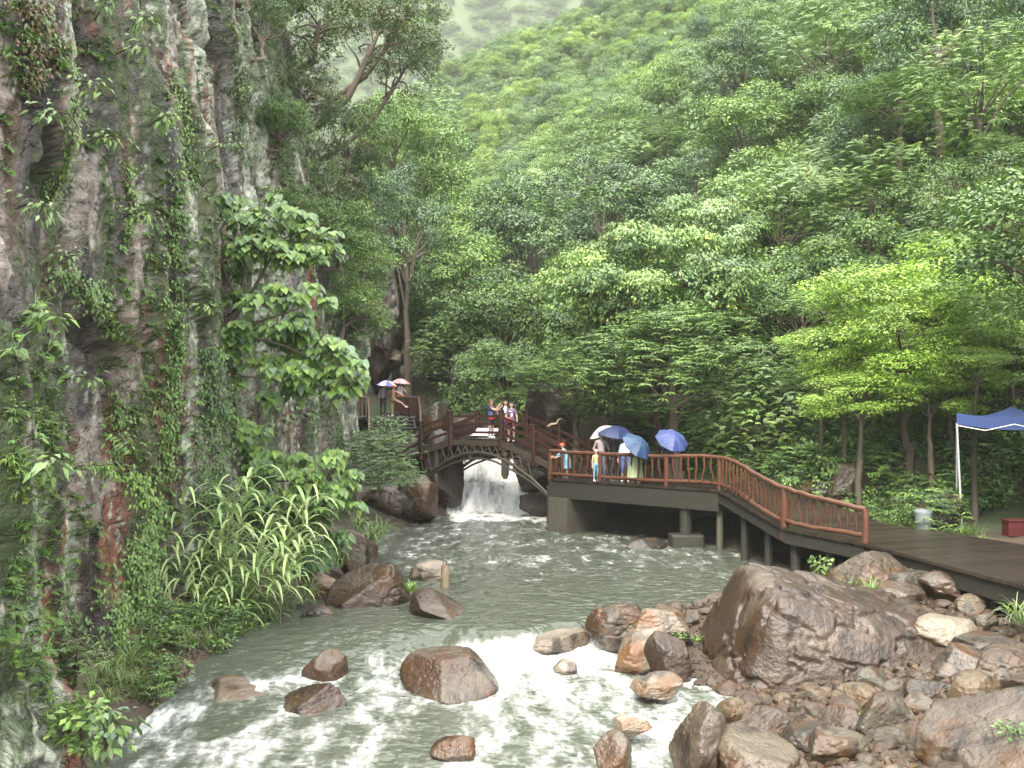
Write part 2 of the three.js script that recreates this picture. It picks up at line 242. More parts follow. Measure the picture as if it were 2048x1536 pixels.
// ------------------------------------------------------------------ rocks
function rockGeo(seed, sx, sy, sz, sub = 4, opt = {}) {
  const r = rng(seed), planes = [], { n = 18, rough = 0.07, fine = 0.014, cuts = [], tone = -0.74, keep = 0.66, soft = 0.03 } = opt;
  for (let k = 0; k < n; k++) { const z = 2 * r() - 1, a = r() * 6.283, q = Math.sqrt(1 - z * z); planes.push([q * Math.cos(a), z, q * Math.sin(a), keep + (1.06 - keep) * r()]); }
  for (const c of cuts) { const l = Math.hypot(c[0], c[1], c[2]); planes.push([c[0] / l, c[1] / l, c[2] / l, c[3]]); }
  const g0 = new THREE.IcosahedronGeometry(1, sub), m = new Map(), pos = g0.attributes.position, idx = [], P = [];
  for (let i = 0; i < pos.count; i++) { const k = `${pos.getX(i).toFixed(4)},${pos.getY(i).toFixed(4)},${pos.getZ(i).toFixed(4)}`; if (!m.has(k)) { m.set(k, P.length / 3); P.push(pos.getX(i), pos.getY(i), pos.getZ(i)); } idx.push(m.get(k)); }
  const col = new Float32Array(P.length), base = opt.base ?? [0.155, 0.105, 0.082], other = opt.other ?? [0.25, 0.2, 0.17], stain = opt.stain ?? [0.2, 0.095, 0.04], dark = [0.05, 0.036, 0.03];
  for (let i = 0; i < P.length; i += 3) {
    const x = P[i], y = P[i + 1], z = P[i + 2]; let sum = Math.exp(-1.12 / soft); for (const [a, b, c, e] of planes) { const t = a * x + b * y + c * z; if (t > 0.05) { const w = e / t; if (w < 2) sum += Math.exp(-w / soft); } }
    let q = -soft * Math.log(sum);
    const o = seed * 3.7;
    const cr = Math.abs(2 * fbm(x * 2.3 + o + 4, y * 3.1, z * 2.3 + 7, 4) - 1);
    q *= 1 - 0.045 * sst(0.1, 0, cr) + rough * (fbm(x * 1.9 + o, y * 2.6, z * 1.9 + 5, 5) - 0.5) * 2 + fine * 2 * (fbm(x * 8 + o, y * 8, z * 8 + 3, 3) - 0.5);
    const X = x * q * sx, Y = y * q * sy, Z = z * q * sz; P[i] = X; P[i + 1] = Y; P[i + 2] = Z;
    const f = 1.3; let c = mixc(base, other, sst(0.42, 0.66, fbm(X * f + o, Y * f * 2, Z * f, 4)));
    c = mixc(c, stain, 0.85 * sst(0.5, 0.66, fbm(X * 1.7 + o, Y * 1.7, Z * 1.7 + 9.2, 4)));
    c = mixc(c, dark, 0.8 * sst(0.55, 0.7, fbm(X * 3.1 + o, Y * 1.1, Z * 3.1 + 19.2, 4)));
    const k = (0.8 + 0.4 * fbm(X * 9 + o, Y * 9, Z * 9 + 2, 2)) * (1 + tone); col[i] = c[0] * k; col[i + 1] = c[1] * k * 1.0; col[i + 2] = c[2] * k * 0.86;
  }
  let g = new THREE.BufferGeometry(); g.setAttribute('position', new THREE.BufferAttribute(new Float32Array(P), 3)); g.setAttribute('color', new THREE.BufferAttribute(col, 3)); g.setIndex(idx); g.computeVertexNormals();
  g = g.toNonIndexed(); const p = g.attributes.position, uv = new Float32Array(p.count * 2), A = V(), B = V(), D = V();
  for (let i = 0; i < p.count; i += 3) { A.fromBufferAttribute(p, i); B.fromBufferAttribute(p, i + 1).sub(A); D.fromBufferAttribute(p, i + 2).sub(A); const n = B.cross(D), ax = Math.abs(n.x), ay = Math.abs(n.y), az = Math.abs(n.z);
    for (let k = 0; k < 3; k++) { const x = p.getX(i + k), y = p.getY(i + k), z = p.getZ(i + k); uv.set(ay > ax && ay > az ? [x, z] : ax > az ? [z, y] : [x, y], (i + k) * 2); } }
  g.setAttribute('uv', new THREE.BufferAttribute(uv, 2)); return g;
}
const boulderMat = new THREE.MeshStandardMaterial({ vertexColors: true, roughness: 0.32, bumpMap: tiled(grainTex, 0.7), bumpScale: 0.03 });
const stoneMat = new THREE.MeshStandardMaterial({ vertexColors: true, roughness: 0.38, flatShading: true, bumpMap: tiled(grainTex, 0.5), bumpScale: 0.012 });
// ------------------------------------------------------------------ the stream
const inStream = [[900, 1345, 17.6], [645, 1345, 18.2], [600, 1420, 16.6], [500, 1390, 17.3]];
function churn(x, d) {                                            // how broken the water is, 0..1
  const w = weir(x), L = weirLen(x), below = w - d;
  let t = 0.2;
  t = Math.max(t, sst(43.2, 44.2, d), 0.97 * sst(38.3, 41.5, d) * sst(2.9, 1.7, Math.abs(x + 0.6 - 0.1 * (43 - d))), 0.6 * sst(34, 42, d) * sst(3.2, 1, Math.abs(x + 0.6)));
  if (d > 22) t = Math.max(t, 0.24 + 0.25 * sst(23, 30, d));
  if (below > 0) {
    const right = sst(-2.0, -0.6, x);
    t = Math.max(t, right * 0.9 * sst(L * 0.3, L, below) * lerp(1, 0.72, sst(1, 4, below)), (1 - right) * 0.58 * sst(0.2, L, below));
    t = Math.max(t, 0.72 * Math.exp(-(((x + 2.3) / 0.8) ** 2)) * sst(0.8, 1.6, below) * sst(5.5, 3, below));
    t = Math.max(t, 0.66 * sst(L, L + 0.6, below) * sst(L + 2.2, L + 1, below) * sst(-1.5, -2.6, x));
    t = Math.max(t, 0.66 * sst(16, 13.5, d) * sst(-4.5, -1, x));
  }
  for (const [px, py, dd] of inStream) { const X = (px - MIDX) / FOCAL * dd; t = Math.max(t, 0.8 * Math.exp(-(((x - X) / 0.9) ** 2) - ((d - dd + 0.2) / 0.75) ** 2)); }
  return t;
}
function foam(x, d) {
  const t = churn(x, d), wx = x + 0.5 * (fbm(x * 0.8, d * 0.5, 3.3, 3) - 0.5) + 0.1 * (d - 16) * sst(22, 18, d), wy = d + 0.7 * (fbm(x * 0.9, d * 0.6, 8.3, 3) - 0.5);
  const a = fbm(wx * 3.2, wy * 1.3, 1.1, 5), b = 1 - Math.abs(2 * fbm(wx * 2.1 + 9, wy * 0.9, 5.5, 4) - 1), e = fbm(wx * 12, wy * 6, 2.5, 4);
  const n = 0.4 * a + 0.3 * b + 0.3 * e, lo = lerp(0.8, 0.2, t);
  return Math.pow(sst(lo, lo + 0.47, n), 1.5);
}
const waveAt = (x, d) => {
  const t = churn(x, d), k = d > 42.5 ? 1.5 : 1;
  return t * k * (0.2 * (fbm(x * 1.5, d * 1.2, 12.5, 3) - 0.5) + 0.12 * (fbm(x * 4.4, d * 3.2, 3.5, 3) - 0.5)) + 0.05 * (fbm(x * 1.7, d * 2.6, 22.5, 3) - 0.5) * (1 - t) + 0.022 * (noise(x * 5, d * 9, 4.5) - 0.5);
};
{
  const X0 = -7.5, X1 = 8.6, D0 = 7, D1 = 49, TW = 1024, TH = 2048;
  const nu = 215, ds = []; for (let d = D0; d < D1; d += d < 23 ? 0.06 : d < 41 ? 0.11 : 0.07) ds.push(d);
  const g = sheet(nu, ds.length, (i, j) => { const x = lerp(X0, X1, i / (nu - 1)), d = ds[j]; return [x, level(x, d) + waveAt(x, d), -d]; }, null, (i, j, q) => [(q[0] - X0) / (X1 - X0), (-q[2] - D0) / (D1 - D0)]);
  const F = new Float32Array(TW * TH); for (let j = 0; j < TH; j++) for (let i = 0; i < TW; i++) F[j * TW + i] = foam(lerp(X0, X1, i / TW), lerp(D0, D1, j / TH));
  const murk = [0.1, 0.118, 0.09], white = [0.8, 0.82, 0.82];
  const enc = (c) => c <= 0.0031308 ? 12.92 * c : 1.055 * Math.pow(c, 1 / 2.4) - 0.055;
  const color = texture(TW, TH, (u, v, i, j) => mixc(murk, white, F[j * TW + i]).map(enc), true, false);
  const rough = texture(TW, TH, (u, v, i, j) => { const f = F[j * TW + i]; return [(1 - f) * 0.42, 0.09 + 0.55 * f, 0]; }, false, false);
  const bump = texture(TW, TH, (u, v, i, j) => { const x = lerp(X0, X1, u), d = lerp(D0, D1, v), b = 0.4 * fbm(x * 3.5, d * 5.5, 2.2, 3) + 0.25 * fbm(x * 9, d * 13, 5.1, 3) + 0.35 * F[j * TW + i]; return [b, b, b]; }, false, false);
  const m = new THREE.MeshPhysicalMaterial({ map: color, roughnessMap: rough, roughness: 1, transmission: 1, transmissionMap: rough, thickness: 1, ior: 1.33, attenuationColor: C(0.5, 0.6, 0.4), attenuationDistance: 0.5, bumpMap: bump, bumpScale: 0.15 });
  structure('stream_water', g, m, 'grey green mountain stream breaking into white rapids');
}
// ------------------------------------------------------------------ trees
const leafMat = new THREE.MeshPhysicalMaterial({ vertexColors: true, roughness: 0.55, transmission: 0.36, thickness: 0, side: THREE.DoubleSide });
const glossMat = new THREE.MeshPhysicalMaterial({ vertexColors: true, roughness: 0.55, transmission: 0.34, thickness: 0, side: THREE.DoubleSide });
const barkMat = new THREE.MeshStandardMaterial({ vertexColors: true, roughness: 0.85, bumpMap: tiled(grainTex, 0.4), bumpScale: 0.02 });
const G = {                                                       // leaf greens, real-world values
  dark: [0.055, 0.12, 0.036], deep: [0.068, 0.142, 0.034], mid: [0.108, 0.2, 0.04], grey: [0.1, 0.165, 0.085], light: [0.165, 0.275, 0.048], lime: [0.235, 0.385, 0.045], yellow: [0.36, 0.33, 0.05], olive: [0.09, 0.11, 0.035], rust: [0.3, 0.13, 0.03], pale: [0.18, 0.28, 0.105],
};
const vary = (c, r, a = 0.3) => { const k = 1 + a * (r() - 0.5) * 2, h = (r() - 0.5) * 0.25 * a; return [c[0] * k * (1 + h), c[1] * k, c[2] * k * (1 - h)]; };
function unit(r) { const z = 2 * r() - 1, a = r() * 6.28319, q = Math.sqrt(1 - z * z); return [q * Math.cos(a), z, q * Math.sin(a)]; }
// one leafy twig of a kind at p, pointing out along o
function twig(mb, kind, p, o, r, size, c) {
  const norm = (v) => { const l = Math.hypot(...v) || 1; return [v[0] / l, v[1] / l, v[2] / l]; };
  if (kind === 'ovate') {                                        // a few leaves round a twig tip
    for (let k = 0; k < 4; k++) { const e = unit(r), t = norm([o[0] + e[0] * 0.9, o[1] * 0.5 + e[1] * 0.5 - 0.25, o[2] + e[2] * 0.9]), n = norm([o[0] * 0.85 + e[2] * 0.4, 0.6 + o[1] * 0.3, o[2] * 0.85 + e[0] * 0.4]); mb.leaf(p[0] + e[0] * size * 0.5, p[1] + e[1] * size * 0.4, p[2] + e[2] * size * 0.5, ...t, ...n, size * (0.8 + 0.4 * r()), size * 0.5, vary(c, r)); }
  } else if (kind === 'lance') {                                 // a whorl of long narrow leaves
    const a0 = r() * 6.28; for (let k = 0; k < 6; k++) { const a = a0 + k * 1.047 + r() * 0.3, t = norm([Math.cos(a) + o[0] * 0.6, 0.15 - 0.5 * r() + o[1] * 0.3, Math.sin(a) + o[2] * 0.6]); mb.leaf(...p, ...t, ...norm([o[0] * 0.7, 0.8, o[2] * 0.7]), size * (1 + 0.4 * r()), size * 0.26, vary(c, r, 0.25), 0.28); }
  } else if (kind === 'broad') {                                 // large hanging leaves
    for (let k = 0; k < 3; k++) { const e = unit(r), t = norm([o[0] + e[0] * 0.7, -0.55 + 0.5 * e[1], o[2] + e[2] * 0.7]), n = norm([o[0] + e[0] * 0.3, 0.55, o[2] + e[2] * 0.3]); mb.leaf(p[0] + e[0] * size * 0.6, p[1] + e[1] * size * 0.35, p[2] + e[2] * size * 0.6, ...t, ...n, size * (0.9 + 0.5 * r()), size * 0.62, vary(c, r, 0.35), 0.2); }
  } else if (kind === 'feather') {                               // a drooping frond of small leaflets
    const e = unit(r), t = norm([o[0] + e[0] * 0.8, 0.25 + 0.3 * e[1], o[2] + e[2] * 0.8]), s = norm([-t[2], 0, t[0]]), L = size * 3.2; 
    for (let k = 0; k < 6; k++) { const f = (k + 0.6) / 6, q = [p[0] + t[0] * L * f, p[1] + t[1] * L * f - L * 0.4 * f * f, p[2] + t[2] * L * f]; for (const w of [1, -1]) mb.leaf(...q, ...norm([s[0] * w + t[0] * 0.6, -0.15 - 0.3 * f, s[2] * w + t[2] * 0.6]), ...norm([o[0] * 0.5 + t[0] * 0.2, 0.8, o[2] * 0.5 + t[2] * 0.2]), size * (1.1 - 0.5 * f), size * 0.34, vary(c, r, 0.2)); }
  }
}
// crown: clumps spread over an uneven outline, each a cloud of twigs facing outwards and up
function crownGeo(seed, o) {
  const r = rng(seed), mb = new MB(), { rx, ry, rz, clumps, clumpR, twigs, size, kind, cols, tips, low = -0.3 } = o, list = [];
  for (let k = 0; k < clumps; k++) {
    let e; do e = unit(r); while (e[1] < low && r() < 0.85);
    const q = 0.45 + 0.5 * Math.sqrt(r()) + 0.1 * (noise(e[0] * 2 + seed, e[1] * 2, e[2] * 2 + 3) - 0.5);
    list.push([e[0] * rx * q, e[1] * ry * q, e[2] * rz * q, clumpR * (0.65 + 0.7 * r())]);
  }
  for (const [x, y, z, cr] of list) {
    const base = vary(cols[Math.floor(r() * cols.length)], r, 0.22), nt = Math.round(twigs * (cr / clumpR) ** 2);
    for (let k = 0; k < nt; k++) {
      const e = unit(r); if (e[1] < -0.2 && r() < 0.7) e[1] *= -1;
      const q = cr * (0.55 + 0.55 * Math.sqrt(r())), p = [x + e[0] * q, y + e[1] * q * (o.flat ?? 0.62), z + e[2] * q];
      twig(mb, kind, p, e, r, size * (0.8 + 0.4 * r()), tips && r() < tips[1] ? tips[0] : base);
    }
  }
  return { geo: mb.geo(), list };
}
function trunkGeo(seed, list, hc, r0, col = [0.075, 0.06, 0.045], lean = 0.3) {      // trunk foot at y = 0, crown centre at hc
  const r = rng(seed), mb = new MB(), top = V((r() - 0.5) * lean, hc, (r() - 0.5) * lean), pts = [];
  const foot = V(0, -1.5, 0); for (let k = 0; k <= 6; k++) { const f = k / 6; pts.push(V(lerp(0, top.x, f) + (k && k < 6 ? (r() - 0.5) * 0.16 : 0), lerp(foot.y, top.y, f), lerp(0, top.z, f) + (k && k < 6 ? (r() - 0.5) * 0.16 : 0))); }
  mb.tube(pts, pts.map((_, k) => r0 * (1.15 - 0.7 * k / 6)), col, 7, 0.25);
  const pick = list.slice().sort((a, b) => hash(a[0] * 99, a[1] * 99) - hash(b[0] * 99, b[1] * 99)).slice(0, 12);
  for (const [x, y, z] of pick) { const f = 0.55 + 0.42 * r(), a = pts[Math.min(6, Math.round(f * 6))], e = V(x, hc + y, z), m = a.clone().lerp(e, 0.5).add(V((r() - 0.5) * 0.4, 0.15 + 0.25 * r(), (r() - 0.5) * 0.4)); mb.tube([a, a.clone().lerp(m, 0.6), m, m.clone().lerp(e, 0.6), e], [r0 * 0.42, r0 * 0.34, r0 * 0.26, r0 * 0.17, r0 * 0.07], col, 5, 0.2); }
  return mb.geo();
}
const kinds = {};
function treeKind(key, seed, o, hc, r0, mat = leafMat, bark) {
  const { geo, list } = crownGeo(seed, o); geo.translate(0, hc, 0);
  kinds[key] = { crown: geo, trunk: trunkGeo(seed + 1, list, hc, r0, bark), hc, mat, r: o.rx, ry: o.ry, r0 };
}
function tree(key, name, label, group, x, d, y, scale, turn, sy = 1) {
  const k = kinds[key], t = thing(name, label, 'tree', V(x, y, -d), turn, group);
  t.scale.set(scale, scale * sy, scale);
  part('trunk', k.trunk, barkMat, t); part('crown', k.crown, k.mat, t);
  return t;
}
// a tree whose crown centre shows at a pixel: its foot is straight below on the ground there
function treeAt(key, name, label, group, px, py, rpx, d, turn = 0, flat = 1) {
  const k = kinds[key], c = at(px, py, d), s = rpx * d / FOCAL / k.r, g = ground(c.x, d);
  const y = c.y - k.hc * s * flat;
  const t = tree(key, name, label, group, c.x, d, y, s, turn, flat);
  if (y > g + 0.5) { const h = (y - g) / (s * flat), mb = new MB(), r0 = k.r0 * 1.12; mb.tube([V(0, -h - 0.6, 0), V(0.1, -h * 0.5, 0.05), V(0, -1.2, 0)], [r0 * 1.35, r0 * 1.15, r0 * 1.02], [0.075, 0.06, 0.045], 7, 0.2); part('lower_trunk', mb.geo(), barkMat, t); }
  return t;
}
// a tree rooted in the rock face: its stem leans out from the root to the crown
function treeRooted(key, name, label, px, py, rpx, d, rootPx, rootPy, turn, flat) {
  const k = kinds[key], c = at(px, py, d), s = rpx * d / FOCAL / k.r, root = cliffHit(rootPx, rootPy) ?? V(-8, c.y - 4, -d), t = thing(name, label, 'tree', root);
  const q = c.clone().sub(root), mb = new MB(), b = q.clone().multiplyScalar(0.4).add(V(0.25, -0.35, 0));
  mb.tube([V(-0.5, -0.15, 0), V(0, 0, 0), b, q.clone().multiplyScalar(0.75).add(V(0.12, -0.25, 0.1)), q], [0.16, 0.15, 0.12, 0.1, 0.05].map((w) => w * Math.min(1.2, s * 1.2)), [0.085, 0.065, 0.05], 7, 0.25);
  const r = rng(px), base = b.clone();
  for (let n = 0; n < 9; n++) { const e = unit(r), tip = q.clone().add(V(e[0] * k.r * s * 0.8, e[1] * k.ry * s * flat * 0.7, e[2] * k.r * s * 0.8)), st = base.clone().lerp(q, 0.3 + 0.7 * r()), m = st.clone().lerp(tip, 0.5).add(V((r() - 0.5) * 0.7, (r() - 0.5) * 0.7, 0)); mb.tube([st, st.clone().lerp(m, 0.5).add(V(0, 0.1, 0)), m, m.clone().lerp(tip, 0.5).add(V(0.08, -0.1, 0)), tip], [0.05, 0.042, 0.034, 0.024, 0.012], [0.085, 0.065, 0.05], 5, 0.2); }
  part('trunk', mb.geo(), barkMat, t);
  const cr = part('crown', k.crown, k.mat, t); cr.scale.set(s, s * flat, s); cr.rotation.y = turn; cr.position.copy(q).add(V(0, -k.hc * s * flat, 0));
  return t;
}
treeKind('bushy', 11, { rx: 2.6, ry: 2.2, rz: 2.6, clumps: 40, clumpR: 0.8, twigs: 105, size: 0.15, kind: 'ovate', cols: [G.mid, G.deep, G.light], tips: [G.light, 0.12] }, 3.4, 0.16);
treeKind('bushy2', 12, { rx: 2.4, ry: 2.6, rz: 2.5, clumps: 40, clumpR: 0.8, twigs: 105, size: 0.15, kind: 'ovate', cols: [G.mid, G.light, G.light], tips: [G.pale, 0.2] }, 3.6, 0.15);
treeKind('gloomy', 13, { rx: 2.5, ry: 2.5, rz: 2.5, clumps: 42, clumpR: 0.72, twigs: 105, size: 0.135, kind: 'ovate', cols: [G.deep, G.mid, G.grey], tips: [G.grey, 0.3] }, 3.6, 0.17);
treeKind('lance', 14, { rx: 2.7, ry: 1.9, rz: 2.7, clumps: 44, clumpR: 0.75, twigs: 66, size: 0.15, kind: 'lance', cols: [G.mid, G.deep, G.mid], tips: [G.light, 0.3], flat: 0.6 }, 2.9, 0.15, glossMat);
treeKind('broad', 15, { rx: 2.6, ry: 2.0, rz: 2.6, clumps: 36, clumpR: 0.75, twigs: 90, size: 0.15, kind: 'broad', cols: [G.pale, G.mid, G.light, G.mid], tips: [G.yellow, 0.03], flat: 0.55 }, 3.3, 0.17, glossMat);
treeKind('wide', 25, { rx: 5.2, ry: 3.0, rz: 4.6, clumps: 105, clumpR: 1.0, twigs: 120, size: 0.17, kind: 'broad', cols: [G.mid, G.light, G.mid, G.light, G.deep], tips: [G.yellow, 0.02], flat: 0.6, low: -0.6 }, 4.2, 0.22, glossMat);
treeKind('feather', 16, { rx: 2.5, ry: 2.2, rz: 2.5, clumps: 34, clumpR: 0.85, twigs: 34, size: 0.12, kind: 'feather', cols: [G.light, G.pale, G.mid], flat: 0.6 }, 3.4, 0.12);
treeKind('feather2', 17, { rx: 2.7, ry: 2.2, rz: 2.6, clumps: 38, clumpR: 0.9, twigs: 34, size: 0.115, kind: 'feather', cols: [G.light, G.mid, G.light], flat: 0.6 }, 3.2, 0.12);
treeKind('lime', 18, { rx: 2.4, ry: 1.8, rz: 2.3, clumps: 34, clumpR: 0.72, twigs: 110, size: 0.115, kind: 'ovate', cols: [G.lime, G.lime, G.light], tips: [[0.29, 0.43, 0.055], 0.4], flat: 0.5, low: -0.7 }, 2.8, 0.1);
treeKind('limewide', 26, { rx: 3.6, ry: 2.7, rz: 3.2, clumps: 80, clumpR: 0.8, twigs: 130, size: 0.12, kind: 'ovate', cols: [G.lime, G.lime, G.light], tips: [[0.29, 0.43, 0.055], 0.4], flat: 0.5, low: -0.8 }, 3.4, 0.13);
treeKind('airy', 19, { rx: 2.4, ry: 1.9, rz: 2.4, clumps: 30, clumpR: 0.6, twigs: 80, size: 0.12, kind: 'ovate', cols: [G.olive, G.deep, G.mid], tips: [G.olive, 0.3] }, 3.2, 0.13);

// trees picked out one by one in the photograph: crown centre, radius in pixels, distance
const spots = [];
const near = [
  ['wide', 'wide_tree', 'wide spreading tree of drooping pale green leaves above the platform', 1310, 590, 240, 43, 0.4, 0.95],
  ['broad', 'wide_tree', 'small broad leaved tree with a few yellow leaves rising above the wide pale tree', 1400, 480, 130, 47, 2.1, 0.9],
  ['lance', 'lance_leaf_tree', 'low tree with whorls of long narrow glossy leaves hanging behind the platform', 1350, 735, 205, 38, 1.2, 0.75],
  ['lance', 'lance_leaf_tree', 'dark narrow leaved tree hanging over the arched bridge', 1150, 760, 120, 42, 3.2, 0.9],
  ['gloomy', 'dark_tree', 'dense dark tree clad in climbers above the wide pale tree', 1210, 450, 135, 55, 0.3, 0.95],
  ['gloomy', 'dark_tree', 'dark leafy tree with yellow flecked neighbour below the hazy slope', 1400, 410, 110, 57, 1.7, 0.9],
  ['gloomy', 'dark_tree', 'large grey green tree where the ravine opens behind the bridge', 1070, 500, 130, 64, 2.9, 1.1],
  ['gloomy', 'dark_tree', 'dark round tree standing alone on the pale upper slope', 1480, 150, 88, 72, 4.4, 1.1],
  ['bushy', 'leafy_tree', 'leafy green tree over the ravine beyond the bridge', 1010, 640, 120, 52, 0.9, 1.0],
  ['bushy2', 'leafy_tree', 'light green tree leaning over the ravine beside the dark grey tree', 930, 560, 90, 58, 2.2, 1.1],
  ['bushy', 'leafy_tree', 'dense green tree directly behind the three women on the bridge', 1010, 745, 95, 46, 5.1, 0.8],
  ['feather', 'feathery_tree', 'feathery pale tree with a thin trunk above the platform umbrellas', 1555, 440, 120, 48, 0.2, 1.1],
  ['feather2', 'feathery_tree', 'wide feathery light green crown on the lower slope', 1740, 385, 140, 45, 1.8, 0.9],
  ['bushy2', 'leafy_tree', 'bushy tree with a rounded top below the lone dark tree', 1490, 275, 105, 60, 3.6, 0.9],
  ['bushy', 'leafy_tree', 'green tree with yellow tips left of the feathery crowns', 1640, 220, 80, 58, 0.8, 1.1],
  ['feather', 'feathery_tree', 'feathery tree high on the slope with pale fronds', 1650, 90, 120, 62, 4.0, 1.0],
  ['lance', 'lance_leaf_tree', 'narrow leaved tree with bright upturned tips on the steep slope', 1800, 205, 105, 44, 2.6, 0.8],
  ['feather2', 'feathery_tree', 'large overhanging feathery tree above the blue canopy', 1960, 190, 150, 37, 0.5, 1.1],
  ['gloomy', 'dark_tree', 'deep green tree beside the feathery crowns high on the slope', 1880, 70, 140, 46, 1.1, 1.0],
  ['bushy', 'leafy_tree', 'green tree behind the yellow green tree', 1720, 540, 120, 41, 5.6, 1.0],
  ['bushy', 'leafy_tree', 'green tree between the wide pale tree and the yellow green bush', 1600, 620, 95, 40, 3.3, 1.0],
  ['limewide', 'lime_bush_tree', 'broad full yellow green tree leaning over the boardwalk', 1815, 655, 215, 33, 0.6, 0.85],
  ['lime', 'lime_bush_tree', 'low bright yellow green branches spread above the walkway railing', 1720, 800, 120, 31.8, 3.9, 0.6],
  ['lime', 'lime_bush_tree', 'yellow green boughs hanging low over the back of the boardwalk', 1860, 800, 105, 31.6, 1.1, 0.6],
  ['lime', 'lime_bush_tree', 'yellow green branches reaching over the blue canopy', 1950, 745, 105, 30.5, 2.0, 0.6],
  ['lime', 'lime_bush_tree', 'pale lime branch at the dark gap behind the platform end', 1640, 700, 80, 34, 1.0, 0.7],
  ['feather2', 'feathery_tree', 'feathery light branch behind the yellow green tree', 1660, 620, 90, 37, 4.4, 0.7],
  ['lime', 'lime_bush_tree', 'yellow green leaves drooping in front of the blue canopy roof', 2025, 700, 105, 32.4, 2.9, 0.6],
  ['bushy', 'leafy_tree', 'large leafy tree at the edge of the boardwalk reaching over the blue canopy', 2150, 500, 240, 26.5, 3.1, 0.9],
  ['bushy', 'leafy_tree', 'green tree below the vine hung tree at the cliff end', 800, 640, 70, 60, 1.5, 1.2],
  ['bushy2', 'leafy_tree', 'light green tree in the gully behind the landing', 850, 560, 80, 68, 2.5, 1.2],
  ['gloomy', 'dark_tree', 'dark tree in the gully above the landing', 850, 700, 70, 61, 0.5, 1.0],
  ['bushy2', 'leafy_tree', 'light tree in the gully between the cliff and the ravine', 880, 470, 80, 76, 3.5, 1.2],
  ['feather', 'feathery_tree', 'feathery tree at the top of the gully', 840, 250, 80, 84, 5.5, 1.2],
  ['lime', 'lime_bush_tree', 'yellow green crown filling the space beside the broad full one', 1690, 715, 95, 33.4, 4.6, 0.9],
  ['lime', 'lime_bush_tree', 'yellow green upper crown under the slender tree', 1900, 545, 105, 35, 1.8, 1.0],
  ['lime', 'lime_bush_tree', 'yellow green lower crown between the broad tree and the canopy', 1900, 720, 105, 32.6, 0.3, 0.8],
  ['airy', 'slender_tree', 'slender dark tree with a straight trunk rising behind the blue canopy', 1962, 425, 120, 34.5, 1.4, 1.25],
  ['lance', 'lance_leaf_tree', 'long leaved tree with lime tips beside the slender trunk', 2010, 340, 95, 35.5, 4.7, 1.0],
  ['bushy2', 'leafy_tree', 'green tree on the slope behind the blue canopy', 1930, 640, 130, 37, 2.4, 0.9],
  ['bushy', 'leafy_tree', 'leafy tree low on the bank behind the railing', 1610, 790, 90, 38, 0.1, 0.8],
  // the foot of the cliff's far end
  ['gloomy', 'dark_tree', 'dark vine hung tree at the far end of the cliff', 815, 480, 95, 56, 1.9, 1.5],
  ['bushy2', 'leafy_tree', 'light green tree climbing the far end of the cliff', 850, 360, 90, 66, 0.7, 1.3],
  ['bushy', 'leafy_tree', 'green tree above the stairway landing', 885, 610, 95, 63, 4.1, 1.2],
  ['feather', 'feathery_tree', 'fine leaved tree beside the stairway landing', 905, 715, 85, 57, 2.3, 0.9],
  ['bushy2', 'leafy_tree', 'pale green tree hanging from the cliff shoulder', 790, 280, 75, 60, 5.2, 1.2],
];
for (const [key, name, label, px, py, rpx, d, turn, flat] of near) { treeAt(key, name, label, undefined, px, py, rpx, d, turn, flat); spots.push([(px - MIDX) / FOCAL * d, d, rpx * d / FOCAL * 0.75]); }

for (const a of [
  ['airy', 'cliff_tree', 'dark airy tree overhanging the valley from the cliff top', 760, 60, 110, 41, 690, 250, 0.9, 1.1],
  ['airy', 'cliff_tree', 'olive leaved tree on the cliff top edge', 640, 40, 125, 37, 590, 150, 2.7, 1.0],
  ['airy', 'cliff_tree', 'ragged dark tree on the cliff brow below the overhanging one', 700, 300, 90, 41, 672, 345, 4.2, 1.4],
  ['airy', 'cliff_tree', 'small olive tree rooted in a cliff ledge under the brow', 610, 190, 80, 37, 590, 235, 1.3, 1.3],
  ['gloomy', 'cliff_tree', 'dark tree clinging to the cliff brow above the leafy shrub', 745, 410, 75, 43, 700, 480, 3.0, 1.5],
  ['airy', 'cliff_tree', 'olive tree with thin stems high on the bare slabs', 520, 60, 70, 31, 500, 120, 5.0, 1.2],
  ['bushy', 'cliff_shrub', 'dense rounded small leaved shrub growing from the cliff', 680, 480, 80, 37, 650, 540, 0.4, 1.2],
  ['bushy2', 'cliff_shrub', 'spreading light shrub hanging from the cliff below the dense one', 690, 630, 85, 38, 650, 700, 2.4, 0.9],
  ['bushy', 'cliff_shrub', 'leafy shrub in a crack under the cliff top trees', 560, 250, 60, 32.5, 530, 300, 1.4, 1.2],
  ['airy', 'cliff_tree', 'olive shrub hanging over the cliff edge above the dense shrub', 655, 385, 80, 37.5, 630, 430, 2.2, 1.1],
  ['bushy2', 'cliff_shrub', 'light shrub at the corner of the cliff above the outcrop', 722, 545, 62, 41, 690, 590, 3.3, 1.1],
  ['bushy', 'cliff_shrub', 'green shrub beside the upper heart leaved boughs', 605, 430, 62, 33, 575, 480, 4.1, 1.1],
  ['lance', 'cliff_shrub', 'narrow leaved shrub below the spreading light one', 650, 715, 62, 35, 615, 760, 5.3, 0.9],
  ['airy', 'cliff_tree', 'dark hanging boughs at the tip of the overhanging cliff tree', 815, 130, 80, 44, 700, 300, 0.2, 1.2],
  ['airy', 'cliff_tree', 'olive crown above the leaning stem on the cliff top', 820, 25, 80, 43, 700, 230, 3.6, 1.0],
]) treeRooted(...a);

tree('wide', 'wide_tree', 'wide tree on the near bank spreading over the boardwalk end', undefined, 16, 20.5, ground(16, 20.5) + 3.2, 0.9, 1.0, 1);
